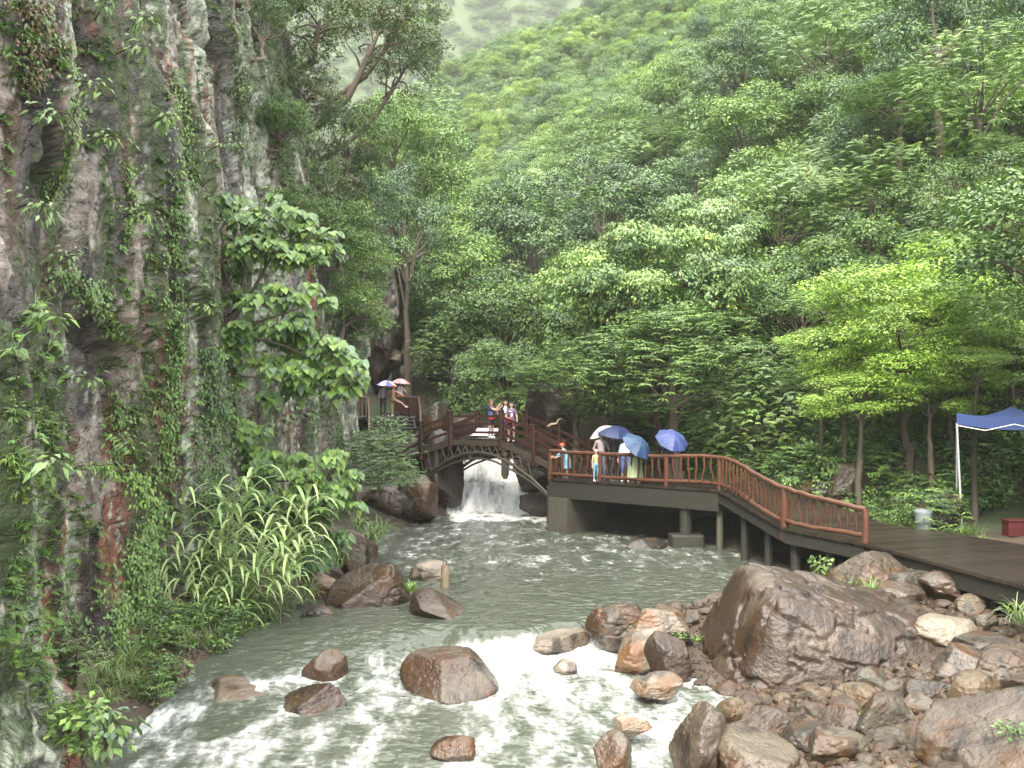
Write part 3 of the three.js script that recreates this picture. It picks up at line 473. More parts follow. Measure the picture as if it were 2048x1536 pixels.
// the rest of the wood on the slope
{
  const r = rng(77), all = ['bushy', 'bushy2', 'gloomy', 'feather', 'feather2', 'bushy2', 'bushy2', 'lance', 'broad', 'bushy2', 'feather'];
  const words = { bushy: ['leafy_tree', 'bushy mid green tree in the wood on the slope'], bushy2: ['leafy_tree', 'rounded light green tree in the wood on the slope'], gloomy: ['dark_tree', 'dark green round tree in the wood on the slope'], feather: ['feathery_tree', 'feathery pale green tree in the wood on the slope'], feather2: ['feathery_tree', 'wide feathery yellowish tree in the wood on the slope'], lance: ['lance_leaf_tree', 'narrow leaved glossy tree in the wood on the slope'], broad: ['wide_tree', 'broad leaved pale tree in the wood on the slope'] };
  const mass = {};
  let made = 0;
  for (let d = 36; d < 226; d += 1.1) {
    const half = d * 0.53 + 3;
    for (let k = 0; k < (d < 90 ? 12 : 34); k++) {
      const x = -half * 0.55 + r() * half * 1.6, foot = hillFoot(d);
      if (x < (d < 60 ? foot - 1 : Math.max(foot - 9, -half * 0.4)) || x > half) continue;
      const s = lerp(1, 0.72, sst(55, 100, d)) * (0.8 + 0.55 * r()), R = 1.85 * s;
      if (spots.some(([a, b, c]) => (a - x) ** 2 + (b - d) ** 2 < ((c + R) * 0.56) ** 2)) continue;
      spots.push([x, d, R]);
      const y = ground(x, d) - 1.3 - 1.1 * r(), turn = r() * 6.28, bare = fbm(x * 0.05, d * 0.05, 2.7, 2);
      const key = all[Math.floor(r() * all.length)], sy = 0.8 + 0.4 * r();
      if (made < 260 && d < 135) { const [name, label] = words[key], hy = y - valley(d) * 0, band = y < 12 ? 'low in the wood on the slope' : y < 24 ? 'halfway up the wooded slope' : 'high up the wooded slope', big = s * sy < 0.78 ? 'small ' : s * sy > 1.08 ? 'tall ' : ''; tree(key, name, big + label.replace('in the wood on the slope', band), 'trees of the wood on the slope', x, d, y, s, turn, sy); made++; }
      else (mass[key] ??= []).push(new THREE.Matrix4().compose(V(x, y, -d), new THREE.Quaternion().setFromAxisAngle(V(0, 1, 0), turn), V(s, s * sy, s)));
    }
  }
  
  const root = new THREE.Group(); root.name = 'far_forest'; root.userData = { kind: 'stuff', label: 'hazy green forest covering the upper slope', category: 'forest' }; scene.add(root);
  for (const [key, list] of Object.entries(mass)) { const im = new THREE.InstancedMesh(kinds[key].crown, kinds[key].mat, list.length); im.name = 'forest_crowns'; im.userData.kind = 'stuff'; list.forEach((m, k) => { im.setMatrixAt(k, m); const v = hash(k, 3), w = hash(k, 4); im.setColorAt(k, C(0.7 + 0.9 * v, 0.78 + 0.65 * v, 0.7 + 0.75 * w)); }); im.castShadow = im.receiveShadow = true; root.add(im); }
}

// the mountain across the head of the valley, and the trees on it
{
  const top = (x, f) => { const d = 430 + 330 * f; return -40 + 700 * f + 26 * (fbm(x * 0.012, f * 6, 3.3, 4) - 0.5) * 2 + 9 * (fbm(x * 0.06, f * 24, 1.3, 3) - 0.5); };
  const nu = 90, nv = 70, g = sheet(nu, nv, (i, j) => { const x = lerp(-420, 260, i / (nu - 1)), f = j / (nv - 1); return [x, top(x, f), -(430 + 330 * f)]; }, () => [0.06, 0.085, 0.035]);
  structure('far_mountain', g, new THREE.MeshStandardMaterial({ vertexColors: true, roughness: 0.95 }), 'hazy wooded mountain with bare rock patches at the head of the valley');
  const r = rng(5), list = [];
  for (let k = 0; k < 5200; k++) { const f = r() * 0.98, x = lerp(-210, 60, r()), d = 430 + 330 * f, y = top(x, f); const s = 1.3 + 0.9 * r(); list.push(new THREE.Matrix4().compose(V(x, y - 2.5 * s, -d), new THREE.Quaternion().setFromAxisAngle(V(0, 1, 0), r() * 6.28), V(s, s * 0.9, s))); }
  const im = new THREE.InstancedMesh(kinds.bushy.crown, leafMat, list.length); im.name = 'mountain_forest'; im.userData = { kind: 'stuff', label: 'distant forest on the hazy mountain', category: 'forest' }; list.forEach((m, k) => { im.setMatrixAt(k, m); const v = hash(k, 8); im.setColorAt(k, C(1 + 0.5 * v, 1 + 0.4 * v, 1 + 0.4 * v)); }); im.castShadow = true; scene.add(im);
}
// ------------------------------------------------------------------ boulders and stones
function boulder(name, label, px, py, wpx, hpx, d, opt = {}, group) {           // centre and size in the photograph, at distance d
  const k = d / FOCAL, c = at(px, py, d), sx = wpx * k / 2 * 1.06, sy = hpx * k / 2 * 1.15, sz = opt.sz ?? sx * 0.9;
  const g = rockGeo(opt.seed ?? Math.round(px * 7 + py), sx, sy * (opt.tall ?? 1), sz, opt.sub ?? (wpx > 90 ? 24 : 14), opt);
  const m = solo(name, g, wpx > 75 ? boulderMat : stoneMat, label, 'rock', group); m.position.copy(c); if (opt.sink) m.position.y -= opt.sink; if (opt.tilt) m.rotation.z = opt.tilt; m.rotation.y = opt.turn ?? 0; return m;
}
const rust = { base: [0.17, 0.095, 0.06], stain: [0.24, 0.11, 0.045] }, pink = { base: [0.22, 0.175, 0.155], other: [0.32, 0.275, 0.245], tone: -0.45 }, slate = { base: [0.085, 0.07, 0.062], other: [0.13, 0.11, 0.1] };
{ // the great wedge-shaped boulder
  const g = rockGeo(5, 3.1, 3.35, 2.2, 64, { soft: 0.07, n: 7, keep: 0.92, rough: 0.045, fine: 0.01, base: [0.13, 0.086, 0.07], other: [0.27, 0.2, 0.17], tone: -0.74, stain: [0.13, 0.07, 0.04], cuts: [[0.25, 0.97, 0.12, 0.52], [-0.9, 0.42, 0.1, 0.6], [0.02, 1, 0, 0.68], [-0.1, 0.2, 1, 0.6], [0.25, 0.62, 0.75, 0.56], [-0.55, 0.25, 0.8, 0.66], [0.75, 0.25, 0.65, 0.72]] });
  const m = solo('boulder', g, boulderMat, 'great wedge shaped brown boulder at the water, peak over the rapids', 'rock'); m.position.set(5.75, -0.8, -18.6);
}
const river = 'boulders in the rapids', bankRock = 'boulders at the water edge';
boulder('boulder', 'square brown boulder split by a sharp ridge in the midst of the rapids', 900, 1350, 180, 105, 17.7, { ...rust, cuts: [[0.35, 0.5, 0.8, 0.5], [-0.6, 0.4, 0.7, 0.55], [0, 1, 0.1, 0.62], [0.8, 0.5, 0, 0.7]], n: 6, keep: 0.85, rough: 0.04 }, river);
boulder('boulder', 'knobby rust and black rock with water pouring past it', 650, 1348, 82, 90, 18.1, { ...rust, rough: 0.14 }, river);
boulder('boulder', 'dark red brown slab sloping into the rapids below the knobby rock', 612, 1415, 150, 95, 16.7, { ...rust, base: [0.12, 0.06, 0.05], cuts: [[-0.5, 0.8, 0.2, 0.5]] }, river);
boulder('boulder', 'tan rock barely covered by water beside the cliff', 490, 1392, 210, 62, 17.4, { ...pink, rough: 0.05 }, river);
boulder('boulder', 'small tan rock awash in the foam', 912, 1500, 90, 50, 14.6, { ...rust }, river);
boulder('boulder', 'flat tan rock under the lip of the weir', 1105, 1282, 140, 50, 20.5, { ...pink, rough: 0.05 }, river);
boulder('boulder', 'orange brown rock in the foam beside the split boulder of the near shore', 1228, 1510, 80, 80, 14.3, { ...rust }, river);
boulder('boulder', 'small flat rock in the foam below the great boulder', 1262, 1452, 75, 36, 15.3, pink, river);
boulder('boulder', 'little tan rock breaking the white water', 1135, 1332, 52, 28, 18.8, pink, river);
boulder('boulder', 'rounded brown boulder at the end of the weir', 1235, 1248, 130, 92, 20.4, { base: [0.16, 0.12, 0.1], cuts: [[0, 1, 0, 0.8]] }, bankRock);
boulder('boulder', 'pale cracked boulder lying beside the rounded brown one', 1318, 1252, 140, 68, 20.2, pink, bankRock);
boulder('boulder', 'smooth pinkish boulder sloping to the foam', 1288, 1302, 135, 95, 19.1, { ...pink, rough: 0.05 }, bankRock);
boulder('boulder', 'dark rust rock wedged against the great boulder', 1338, 1318, 90, 100, 18.5, { ...rust, base: [0.11, 0.06, 0.04] }, bankRock);
boulder('boulder', 'small light rock at the foot of the great boulder', 1318, 1372, 95, 46, 17.2, pink, bankRock);
boulder('boulder', 'ribbed brown boulder with upright grooves at the near shore', 1392, 1510, 120, 170, 14.2, { base: [0.15, 0.1, 0.075], rough: 0.16, cuts: [[-0.9, 0.3, 0.3, 0.6]] }, bankRock);
boulder('boulder', 'broad smooth tan boulder beside the ribbed one', 1510, 1532, 190, 140, 13.9, { base: [0.22, 0.155, 0.115], other: [0.3, 0.24, 0.19], rough: 0.05, cuts: [[0.2, 1, 0.2, 0.55]] }, bankRock);
boulder('boulder', 'low brown boulder behind the broad tan one', 1528, 1456, 115, 66, 15.3, {}, bankRock);
boulder('boulder', 'pointed brown stone leaning beside the green weeds', 1675, 1470, 110, 95, 15.0, { cuts: [[-0.6, 0.7, 0.3, 0.5]] }, bankRock);
boulder('boulder', 'large dark brown boulder filling the near corner of the bank', 2010, 1500, 330, 230, 13.0, { base: [0.13, 0.085, 0.06], cuts: [[-0.45, 0.8, 0.3, 0.5]], rough: 0.07 }, bankRock);
boulder('boulder', 'tall brown boulder with grass at its foot under the boardwalk edge', 1722, 1165, 150, 120, 21.6, { base: [0.15, 0.1, 0.07], cuts: [[-0.6, 0.7, 0.2, 0.6]] }, bankRock);
boulder('boulder', 'flat grey stone beside the tall brown boulder', 1822, 1160, 105, 42, 21.2, { ...slate, base: [0.17, 0.155, 0.13] }, bankRock);
boulder('boulder', 'rust coloured block below the flat grey stone', 1800, 1192, 115, 56, 20.6, { ...rust }, bankRock);
boulder('boulder', 'angular brown block with a flat face among the bank stones', 1955, 1358, 155, 130, 16.4, { ...rust, base: [0.2, 0.13, 0.095], cuts: [[-0.4, 0.5, 0.8, 0.45], [0.3, 0.9, 0.2, 0.55]], n: 6, keep: 0.85, rough: 0.03 }, bankRock);
boulder('boulder', 'pale smooth slab half buried among the bank stones', 1890, 1262, 150, 60, 18.6, { ...pink, base: [0.27, 0.235, 0.21] }, bankRock);
boulder('boulder', 'purple grey slab behind the angular block', 1975, 1295, 130, 50, 17.6, { base: [0.17, 0.14, 0.135], other: [0.22, 0.2, 0.2] }, bankRock);
// the far shore
const shore = 'rocks along the cliff shore';
boulder('boulder', 'big dark brown rock with a sloping flat top below the grass', 742, 1195, 180, 130, 23.0, { base: [0.13, 0.075, 0.055], cuts: [[-0.5, 0.8, 0.3, 0.5], [0.4, 0.1, 0.9, 0.6], [0.9, 0.4, 0.1, 0.7]], rough: 0.06 }, shore);
boulder('boulder', 'low ridge of brown rock running out to the weir', 888, 1222, 150, 80, 21.9, { base: [0.13, 0.08, 0.06], cuts: [[0.45, 0.85, 0.2, 0.5]], tilt: -0.35, tall: 0.75 }, shore);
boulder('boulder', 'reddish rock under the overhanging grass', 712, 1105, 90, 90, 26.5, { base: [0.16, 0.09, 0.075] }, shore);
boulder('boulder', 'pale flat rock below the grass clumps', 640, 1178, 100, 70, 24.0, pink, shore);
boulder('boulder', 'small grey rock at the grass edge in the water', 636, 1236, 66, 40, 21.6, slate, shore);
boulder('boulder', 'low tan rocks awash behind the concrete stub', 858, 1145, 90, 42, 26.5, { ...pink }, shore);
boulder('boulder', 'brown rock at the foot of the reeds', 392, 1312, 105, 66, 18.8, rust, shore);
boulder('boulder', 'rusty rock shelf below the fine leaved bush', 790, 998, 130, 90, 40.6, { ...rust, rough: 0.12 }, shore);
boulder('boulder', 'orange brown rock jutting into the pool beside the fall', 840, 995, 80, 90, 39.8, { ...rust, rough: 0.1 }, shore);
boulder('boulder', 'smooth dark rock wall beside the waterfall', 888, 945, 80, 150, 43.6, { ...slate, base: [0.1, 0.07, 0.065], cuts: [[0.6, 0.3, 0.7, 0.5]] }, 'rocks round the waterfall');
boulder('boulder', 'dark ledge rock at the foot of the waterfall', 1078, 1008, 80, 50, 42.5, slate, 'rocks round the waterfall');
boulder('boulder', 'dark rock face on the far side of the waterfall under the bridge', 1085, 945, 110, 130, 45.0, slate, 'rocks round the waterfall');
boulder('boulder', 'jagged rock at the head of the waterfall', 1000, 900, 90, 60, 47.5, { ...slate, base: [0.16, 0.13, 0.11] }, 'rocks round the waterfall');
boulder('boulder', 'light brown rock behind the bridge railing', 940, 862, 110, 60, 47, { base: [0.2, 0.17, 0.14] }, 'rocks round the waterfall');
boulder('boulder', 'leaning slab of grey rock behind the end of the bridge', 1105, 825, 110, 110, 43.5, { base: [0.15, 0.13, 0.115], tilt: 0.5 }, 'rocks round the waterfall');
boulder('boulder', 'pale rock beside the stair railing', 870, 845, 60, 80, 45.5, { base: [0.22, 0.2, 0.17] }, 'rocks round the waterfall');
boulder('rock_outcrop', 'tall outcrop of pale streaked rock above the stairway landing', 766, 610, 100, 280, 57, { base: [0.15, 0.125, 0.11], other: [0.3, 0.27, 0.24], rough: 0.2, fine: 0.06, sz: 2.6, sub: 40, n: 8, cuts: [[1, 0.3, 0.1, 0.7], [0.2, 0.2, 1, 0.6]] });
boulder('rock_outcrop', 'flat overhanging slab below the tall outcrop', 775, 722, 80, 44, 57, { base: [0.2, 0.17, 0.145] });
boulder('boulder', 'mossy boulder at the back of the platform', 1640, 985, 90, 60, 33.5, { ...slate, base: [0.14, 0.12, 0.1] }, 'rocks on the bank behind the walkway');
boulder('boulder', 'slanting bare rock on the bank behind the railing', 1690, 970, 110, 70, 33, { base: [0.15, 0.12, 0.1], tilt: 0.5 }, 'rocks on the bank behind the walkway');
boulder('boulder', 'brown boulder beside the canopy pole', 1882, 1030, 95, 90, 29, { base: [0.13, 0.11, 0.075], cuts: [[-0.6, 0.7, 0.2, 0.5]] }, 'rocks on the bank behind the walkway');
boulder('boulder', 'mossy footing stone at the water under the platform', 1290, 1092, 80, 30, 32.5, slate, 'rocks round the platform feet');

// loose stones on the bank
{
  const r = rng(31), geos = []; for (let k = 0; k < 10; k++) { const o = [rust, { base: [0.3, 0.25, 0.21], other: [0.38, 0.33, 0.28] }, {}, { base: [0.19, 0.165, 0.14], other: [0.26, 0.235, 0.2] }, { base: [0.32, 0.23, 0.15], other: [0.36, 0.29, 0.21] }, slate][k % 6]; geos.push(rockGeo(300 + k, 1, 0.42 + 0.36 * r(), 0.75 + 0.2 * r(), 9, { ...o, n: 10, keep: 0.58, rough: 0.05 })); }
  const words = ['rust brown', 'pale grey', 'brown', 'dull grey', 'tan', 'dark slate'], placed = [];
  let n = 0;
  for (let k = 0; k < 6000 && n < 295; k++) {
    const d = 12.3 + 11 * r(), R = bankR(d), x = R + 0.1 + r() * (10.5 - R), px = MIDX + FOCAL * x / d; if (px > 2120 || x > 8.7 + (24 - d) * 0.142) continue;
    const dd = (x - 5.9) / 3.0, ee = (d - 18.9) / 2.0; if (dd * dd + ee * ee < 0.85) continue;
    const s = (0.1 + 0.32 * Math.pow(r(), 2.0)) * (n < 70 ? 1.45 : 0.9) * (x > 6 ? 1.15 : 0.9);
    if (placed.some(([a, b, c]) => (a - x) ** 2 + (b - d) ** 2 < ((c + s) * 0.68) ** 2)) continue;
    placed.push([x, d, s]); const j = Math.floor(r() * geos.length);
    const m = solo('bank_stone', geos[j], stoneMat, `${s < 0.16 ? 'small ' : s > 0.3 ? 'large ' : ''}${words[j % 6]} loose stone ${x < bankR(d) + 0.9 ? 'at the edge of the rapids' : d > 19.5 ? 'between the great boulder and the boardwalk' : x > 7.6 ? 'on the upper bank below the boardwalk' : d < 15.5 ? 'on the shore beside the broad tan boulder' : 'below the great boulder'}`, 'stone', 'loose stones on the river bank');
    m.position.set(x, ground(x, d) + s * 0.22, -d); m.scale.setScalar(s); m.rotation.set((r() - 0.5) * 0.6, r() * 6.28, (r() - 0.5) * 0.6); n++;
  }
  // cobbles too many to count fill the gaps
  const cob = [[], [], []]; for (let k = 0; k < 2400; k++) { const d = 12.3 + 11.3 * r(), x = bankR(d) - 0.2 + r() * (10.6 - bankR(d)), s = 0.045 + 0.075 * r(); if (x > 8.7 + (24 - d) * 0.142 || ((x - 5.9) / 2.8) ** 2 + ((d - 18.9) / 1.8) ** 2 < 0.8) continue; cob[k % 3].push(new THREE.Matrix4().compose(V(x, ground(x, d) + s * 0.25, -d), new THREE.Quaternion().setFromEuler(new THREE.Euler((r() - 0.5) * 0.8, r() * 6.28, (r() - 0.5) * 0.8)), V(s, s, s))); }
  const cr = new THREE.Group(); cr.name = 'cobbles'; cr.userData = { kind: 'stuff', label: 'small wet cobbles packed between the larger bank stones', category: 'cobbles' }; scene.add(cr);
  cob.forEach((l, i) => { const im = new THREE.InstancedMesh(rockGeo(420 + i, 1, 0.65, 0.8, 4, { ...[{ base: [0.24, 0.17, 0.12] }, { base: [0.3, 0.26, 0.22] }, {}][i], n: 9, keep: 0.6, rough: 0.05 }), stoneMat, l.length); im.name = 'cobble_layer'; im.userData.kind = 'stuff'; l.forEach((m, k) => { im.setMatrixAt(k, m); const v = 0.65 + 0.85 * hash(k, 31 + i); im.setColorAt(k, C(v * (1 + 0.2 * hash(k, 5)), v, v * (0.85 + 0.2 * hash(k, 7)))); }); im.castShadow = im.receiveShadow = true; cr.add(im); });
  // gravel between them
  const list = []; for (let k = 0; k < 9000; k++) { const left = k < 900, d = left ? 16 + 8 * r() : 12.3 + 11.5 * r(), x = left ? bankL(d) - 0.5 + 1.1 * r() : bankR(d) - 0.35 + r() * (10.8 - bankR(d)), s = 0.018 + 0.05 * r() * r(); list.push(new THREE.Matrix4().compose(V(x, ground(x, d) + s * 0.3, -d), new THREE.Quaternion().setFromEuler(new THREE.Euler(r(), r() * 6, r())), V(s, s, s))); }
  const im = new THREE.InstancedMesh(rockGeo(400, 1, 0.6, 0.8, 2, {}), stoneMat, list.length); im.name = 'gravel'; im.userData = { kind: 'stuff', label: 'brown wet gravel between the stones of the bank', category: 'gravel' }; list.forEach((m, k) => { im.setMatrixAt(k, m); const v = 0.7 + 0.7 * hash(k, 1); im.setColorAt(k, C(v, v, v)); }); im.castShadow = im.receiveShadow = true; scene.add(im);
}
// ------------------------------------------------------------------ plants on and below the cliff
const OUT = V(0.75, 0.25, 0.6).normalize();
const nrm = (v) => { const l = Math.hypot(v[0], v[1], v[2]) || 1; return [v[0] / l, v[1] / l, v[2] / l]; };
const pick = (a, r) => a[Math.floor(r() * a.length)];
// climbers: a ribbon of small leaves on the rock, from pixel nodes [x, y, half width]
function vine(label, nodes, seed, dens = 1, cols = [G.mid, G.light, G.deep], size = 0.1) {
  const r = rng(seed), mb = new MB(), st = new MB(), t = thing('climbing_vine', label, 'vine', V(0, 0, 0), 0, undefined);
  for (let n = 0; n < nodes.length - 1; n++) {
    const [x0, y0, w0] = nodes[n], [x1, y1, w1] = nodes[n + 1], len = Math.hypot(x1 - x0, y1 - y0), count = Math.round(len * (w0 + w1) / 2 * 0.1 * dens);
    for (let k = 0; k < count; k++) {
      const f = r(), e = (r() + r() + r() - 1.5) / 1.5, px = lerp(x0, x1, f) + e * lerp(w0, w1, f) * (0.5 + 1.9 * noise(f * 6 + n * 7, seed)), py = lerp(y0, y1, f) + (r() - 0.5) * 14, p = cliffHit(px, py); if (!p) continue;
      const g = 0.02 + 0.28 * r() * r() * (1 - Math.abs(e) * 0.5), c = vary(pick(cols, r), r, 0.3), tx = nrm([(r() - 0.3) * 0.8, -0.8 + 0.6 * r(), (r() - 0.4) * 0.9]), nx = nrm([0.6 + 0.5 * (r() - 0.5), 0.7 + 0.3 * r(), 0.5 + 0.5 * (r() - 0.5)]);
      mb.leaf(p.x + OUT.x * g, p.y + OUT.y * g, p.z + OUT.z * g, ...tx, ...nx, size * (0.45 + 0.9 * r() * r() + 0.25 * r()), size * 0.5, c, 0.2);
    }
    for (let k = 0; k < 2; k++) { const pts = []; for (let q = 0; q <= 5; q++) { const f = q / 5, p = cliffHit(lerp(x0, x1, f) + (hash(n, k, q) - 0.5) * w0, lerp(y0, y1, f)); if (p) pts.push(p.addScaledVector(OUT, 0.06)); } if (pts.length > 2) st.tube(pts, 0.012, [0.07, 0.05, 0.03], 4); }
  }
  part('foliage', mb.geo(), leafMat, t); if (st.n) part('stem', st.geo(), barkMat, t);
  return t;
}
vine('long green climber running down the middle of the cliff', [[345, 140, 14], [365, 260, 26], [375, 330, 24], [350, 430, 22], [345, 540, 26]], 1, 1.1);
vine('leafy climber hanging beside the rusty slab', [[352, 560, 24], [350, 700, 26], [338, 830, 24], [330, 960, 26]], 2, 1.2);
vine('thick green climber reaching the foot of the cliff', [[320, 1000, 24], [290, 1090, 40], [275, 1190, 50], [262, 1290, 62]], 3, 1.5, [G.mid, G.light, G.mid]);
vine('mossy creeper on the upper slabs below the cliff top trees', [[470, 20, 20], [480, 140, 32], [475, 260, 24], [500, 330, 26]], 4, 1.0, [G.olive, G.mid, G.dark]);
vine('ragged creeper above the broken ledge', [[560, 90, 24], [555, 210, 30], [560, 330, 24], [590, 430, 20]], 5, 0.9, [G.olive, G.deep, G.mid]);
vine('dry brown and green growth hanging in the corner of the cliff', [[60, 0, 60], [90, 90, 60], [60, 180, 45]], 6, 0.55, [G.olive, [0.16, 0.1, 0.04], G.mid, [0.12, 0.08, 0.035]], 0.09);
vine('thin creeper with bright leaves on the lichen covered slab', [[150, 200, 22], [140, 300, 20], [95, 420, 18]], 7, 0.7, [G.light, G.mid], 0.085);
vine('small leaved creeper above the dark hollow', [[120, 540, 40], [190, 610, 36], [240, 680, 20]], 8, 0.9, [G.light, G.pale, G.mid], 0.085);
vine('fern green growth in a groove of the lower slabs', [[230, 790, 16], [240, 860, 22], [225, 930, 16]], 9, 1.0);
vine('yellowish growth over the red rock', [[200, 930, 40], [270, 960, 50], [300, 1010, 40]], 10, 0.7, [G.light, G.lime, G.mid]);
vine('scattered green climber between the slabs', [[250, 320, 12], [262, 420, 14], [255, 480, 14]], 11, 0.9, [G.light, G.mid], 0.085);
vine('dark growth at the foot of the slabs', [[130, 1220, 30], [160, 1300, 36], [180, 1390, 36]], 12, 0.7, [G.mid, G.olive, G.deep]);
vine('creeper hiding the cliff foot behind the heart leaved bushes', [[420, 700, 40], [440, 820, 46], [420, 930, 60], [430, 1050, 60]], 13, 0.9, [G.deep, G.dark, G.mid]);
vine('creeper trailing over the cliff end above the stairs', [[640, 760, 40], [660, 850, 40], [690, 930, 36]], 14, 1.0, [G.olive, G.mid, G.deep]);
vine('green growth on the cliff brow', [[590, 250, 24], [640, 350, 24], [690, 440, 20], [730, 520, 16]], 15, 0.9, [G.olive, G.mid, G.light]);

// twigs that reach out from the rock, each with a spray of leaves
function sprig(label, px, py, dx, dy, seed, n, size, cols, len = 1.2) {
  const r = rng(seed), root = cliffHit(px, py); if (!root) return;
  const t = thing('cliff_sprig', label, 'plant', root, 0, 'sprigs growing out of the cliff'), st = new MB(), mb = new MB(), d = V(dx, dy, 0.8).normalize(), tip = d.clone().multiplyScalar(len);
  const path = (f) => V(tip.x * f, tip.y * f - 0.35 * len * f * f * 0.6, tip.z * f);
  st.tube([V(-0.08, -0.03, -0.05), ...[0.01, 0.25, 0.5, 0.75, 1].map(path)], [0.016, 0.015, 0.013, 0.011, 0.008, 0.004], [0.07, 0.05, 0.035], 5);
  for (let k = 0; k < n; k++) { const f = 0.3 + 0.7 * r(), p = path(f), e = unit(r), b = 0.3 * len * r(), q = [p.x + e[0] * b, p.y + e[1] * b * 0.6, p.z + e[2] * b]; if (k % 3 === 0) st.tube([p, V(...q)], [0.005, 0.003], [0.07, 0.05, 0.035], 3); mb.leaf(...q, ...nrm([e[0], -0.5 + e[1] * 0.5, e[2]]), ...nrm([0.4 + e[2] * 0.3, 0.9, 0.4]), size * (0.8 + 0.5 * r()), size * 0.45, vary(pick(cols, r), r, 0.25), 0.25); }
  part('stem', st.geo(), barkMat, t); part('foliage', mb.geo(), leafMat, t);
}
[[190, 40, 0.7, 0.4, 'bare twig with a few bright leaves high on the cliff'], [230, 110, 0.9, 0.1, 'leafy twig drooping across the upper slabs'], [150, 160, 0.8, -0.2, 'twig of long narrow leaves below the dry growth'], [255, 60, 0.9, 0.3, 'twig with large bright leaves against the grey slab'], [60, 260, 0.7, 0.2, 'sprig in the lichen covered corner'], [165, 290, 0.8, 0.1, 'sprig of bright leaves on the tall grey slab'], [300, 250, 0.8, 0.2, 'sprig beside the long climber'], [240, 440, 0.8, 0.2, 'sprig above the dark grey slab'], [95, 530, 0.9, 0.3, 'spreading sprig over the dark hollow'], [55, 640, 0.9, 0.2, 'long bare twig with leaves at its end'], [130, 760, 0.8, 0.2, 'low sprig beside the pale slab'], [205, 860, 0.9, -0.1, 'sprig hanging over the fern groove'], [60, 950, 0.8, 0.5, 'sprig on the reddish lower rock'], [380, 620, 0.8, 0.2, 'sprig beside the rust coloured slab'], [420, 300, 0.9, 0.2, 'sprig under the broken ledge'], [520, 380, 0.9, 0.1, 'sprig on the ledge above the heart leaved tree'], [30, 420, 0.8, 0.1, 'sprig beside the pale corner slab'], [455, 190, 0.8, 0.2, 'sprig among the mossy creeper']].forEach(([px, py, dx, dy, w], k) => sprig(w, px, py, dx, dy, 500 + k, 40, k % 3 ? 0.11 : 0.15, k % 4 ? [G.light, G.mid] : [G.mid, G.pale], 0.9 + 0.5 * hash(k, 77)));

// trees and bushes with heart-shaped leaves: boughs through pixel points at one distance
function heartTree(label, d, rootPx, rootPy, boughs, seed, size = 0.24, cols = [G.mid, G.light, G.mid, G.deep], dens = 1) {
  const r = rng(seed), root = at(rootPx, rootPy, d), t = thing('heart_leaf_tree', label, 'tree', root, 0, undefined), st = new MB(), mb = new MB();
  for (const b of boughs) {
    const pts = b.map(([x, y, w, dd = 0]) => at(x, y, d + dd).sub(root)), curve = new THREE.CatmullRomCurve3([V(0, 0, 0), ...pts]);
    const line = []; for (let k = 0; k <= 10; k++) line.push(curve.getPoint(k / 10)); st.tube(line, line.map((_, k) => 0.05 * (1 - 0.085 * k)), [0.07, 0.055, 0.04], 6, 0.2);
    for (let n = 0; n < b.length; n++) {
      const w = b[n][2], R0 = w * d / FOCAL, subs = []; for (let k = 0; k < 6; k++) { const e = unit(r); subs.push([pts[n].clone().add(V(e[0] * R0 * 0.95, e[1] * R0 * 0.8, e[2] * R0 * 0.8)), R0 * (0.32 + 0.3 * r())]); }
      const count = Math.round(260 * dens * (w / 60) ** 2);
      for (let k = 0; k < count; k++) {
        const [p, R] = subs[k % 6];
        const e = unit(r); if (e[1] < 0 && r() < 0.5) e[1] = -e[1];
        const q = R * (0.55 + 0.45 * Math.sqrt(r())), a = [p.x + e[0] * q, p.y + e[1] * q * 0.72, p.z + e[2] * q];
        mb.heart(...a, ...nrm([e[0] * 0.7 + (r() - 0.5) * 0.5, -0.75 + 0.3 * r(), e[2] * 0.7 + 0.35]), ...nrm([e[0] * 0.6, 0.55 + 0.3 * r(), e[2] * 0.5 + 0.55]), size * (0.45 + 0.65 * r()), vary(pick(cols, r), r, 0.3), 0.95);
        if (k % 9 === 0) st.tube([p.clone(), V(p.x + e[0] * q * 0.5, p.y + e[1] * q * 0.3, p.z + e[2] * q * 0.5), V(...a)], [0.016, 0.01, 0.004], [0.06, 0.055, 0.035], 4);
      }
    }
  }
  part('trunk', st.geo(), barkMat, t); part('crown', mb.geo(), glossMat, t);
}
heartTree('tree of big heart shaped leaves spreading from the middle of the cliff', 23.5, 455, 655, [[[470, 600, 20], [440, 520, 50], [430, 430, 42], [470, 410, 40]], [[500, 590, 24], [540, 520, 66], [580, 470, 55], [630, 490, 40]], [[480, 600, 10], [500, 480, 60], [545, 430, 45]]], 21);
heartTree('long bough of heart shaped leaves drooping towards the stairway', 22.8, 440, 700, [[[480, 660, 40], [560, 630, 55], [620, 610, 40]], [[450, 680, 30], [530, 680, 55], [610, 710, 62], [665, 740, 52], [702, 752, 36]], [[430, 680, 44], [450, 740, 40], [560, 760, 50], [640, 775, 40]]], 22, 0.25, [G.mid, G.light, G.grey, G.mid]);
heartTree('low heart leaved bush at the foot of the cliff', 23.2, 450, 1010, [[[400, 860, 45], [440, 850, 50], [480, 880, 45]], [[470, 930, 50], [530, 960, 62], [600, 960, 60], [660, 950, 50]], [[560, 1030, 65], [630, 1020, 62], [680, 990, 45]]], 23, 0.22, [G.mid, G.deep, G.light], 1.05);
heartTree('dark leafy bush overhanging the shore behind the reeds', 23.4, 560, 1130, [[[540, 1080, 55], [600, 1090, 55], [650, 1060, 45]], [[500, 1040, 50], [440, 1000, 50]]], 24, 0.18, [G.deep, G.mid, G.dark], 1.1);

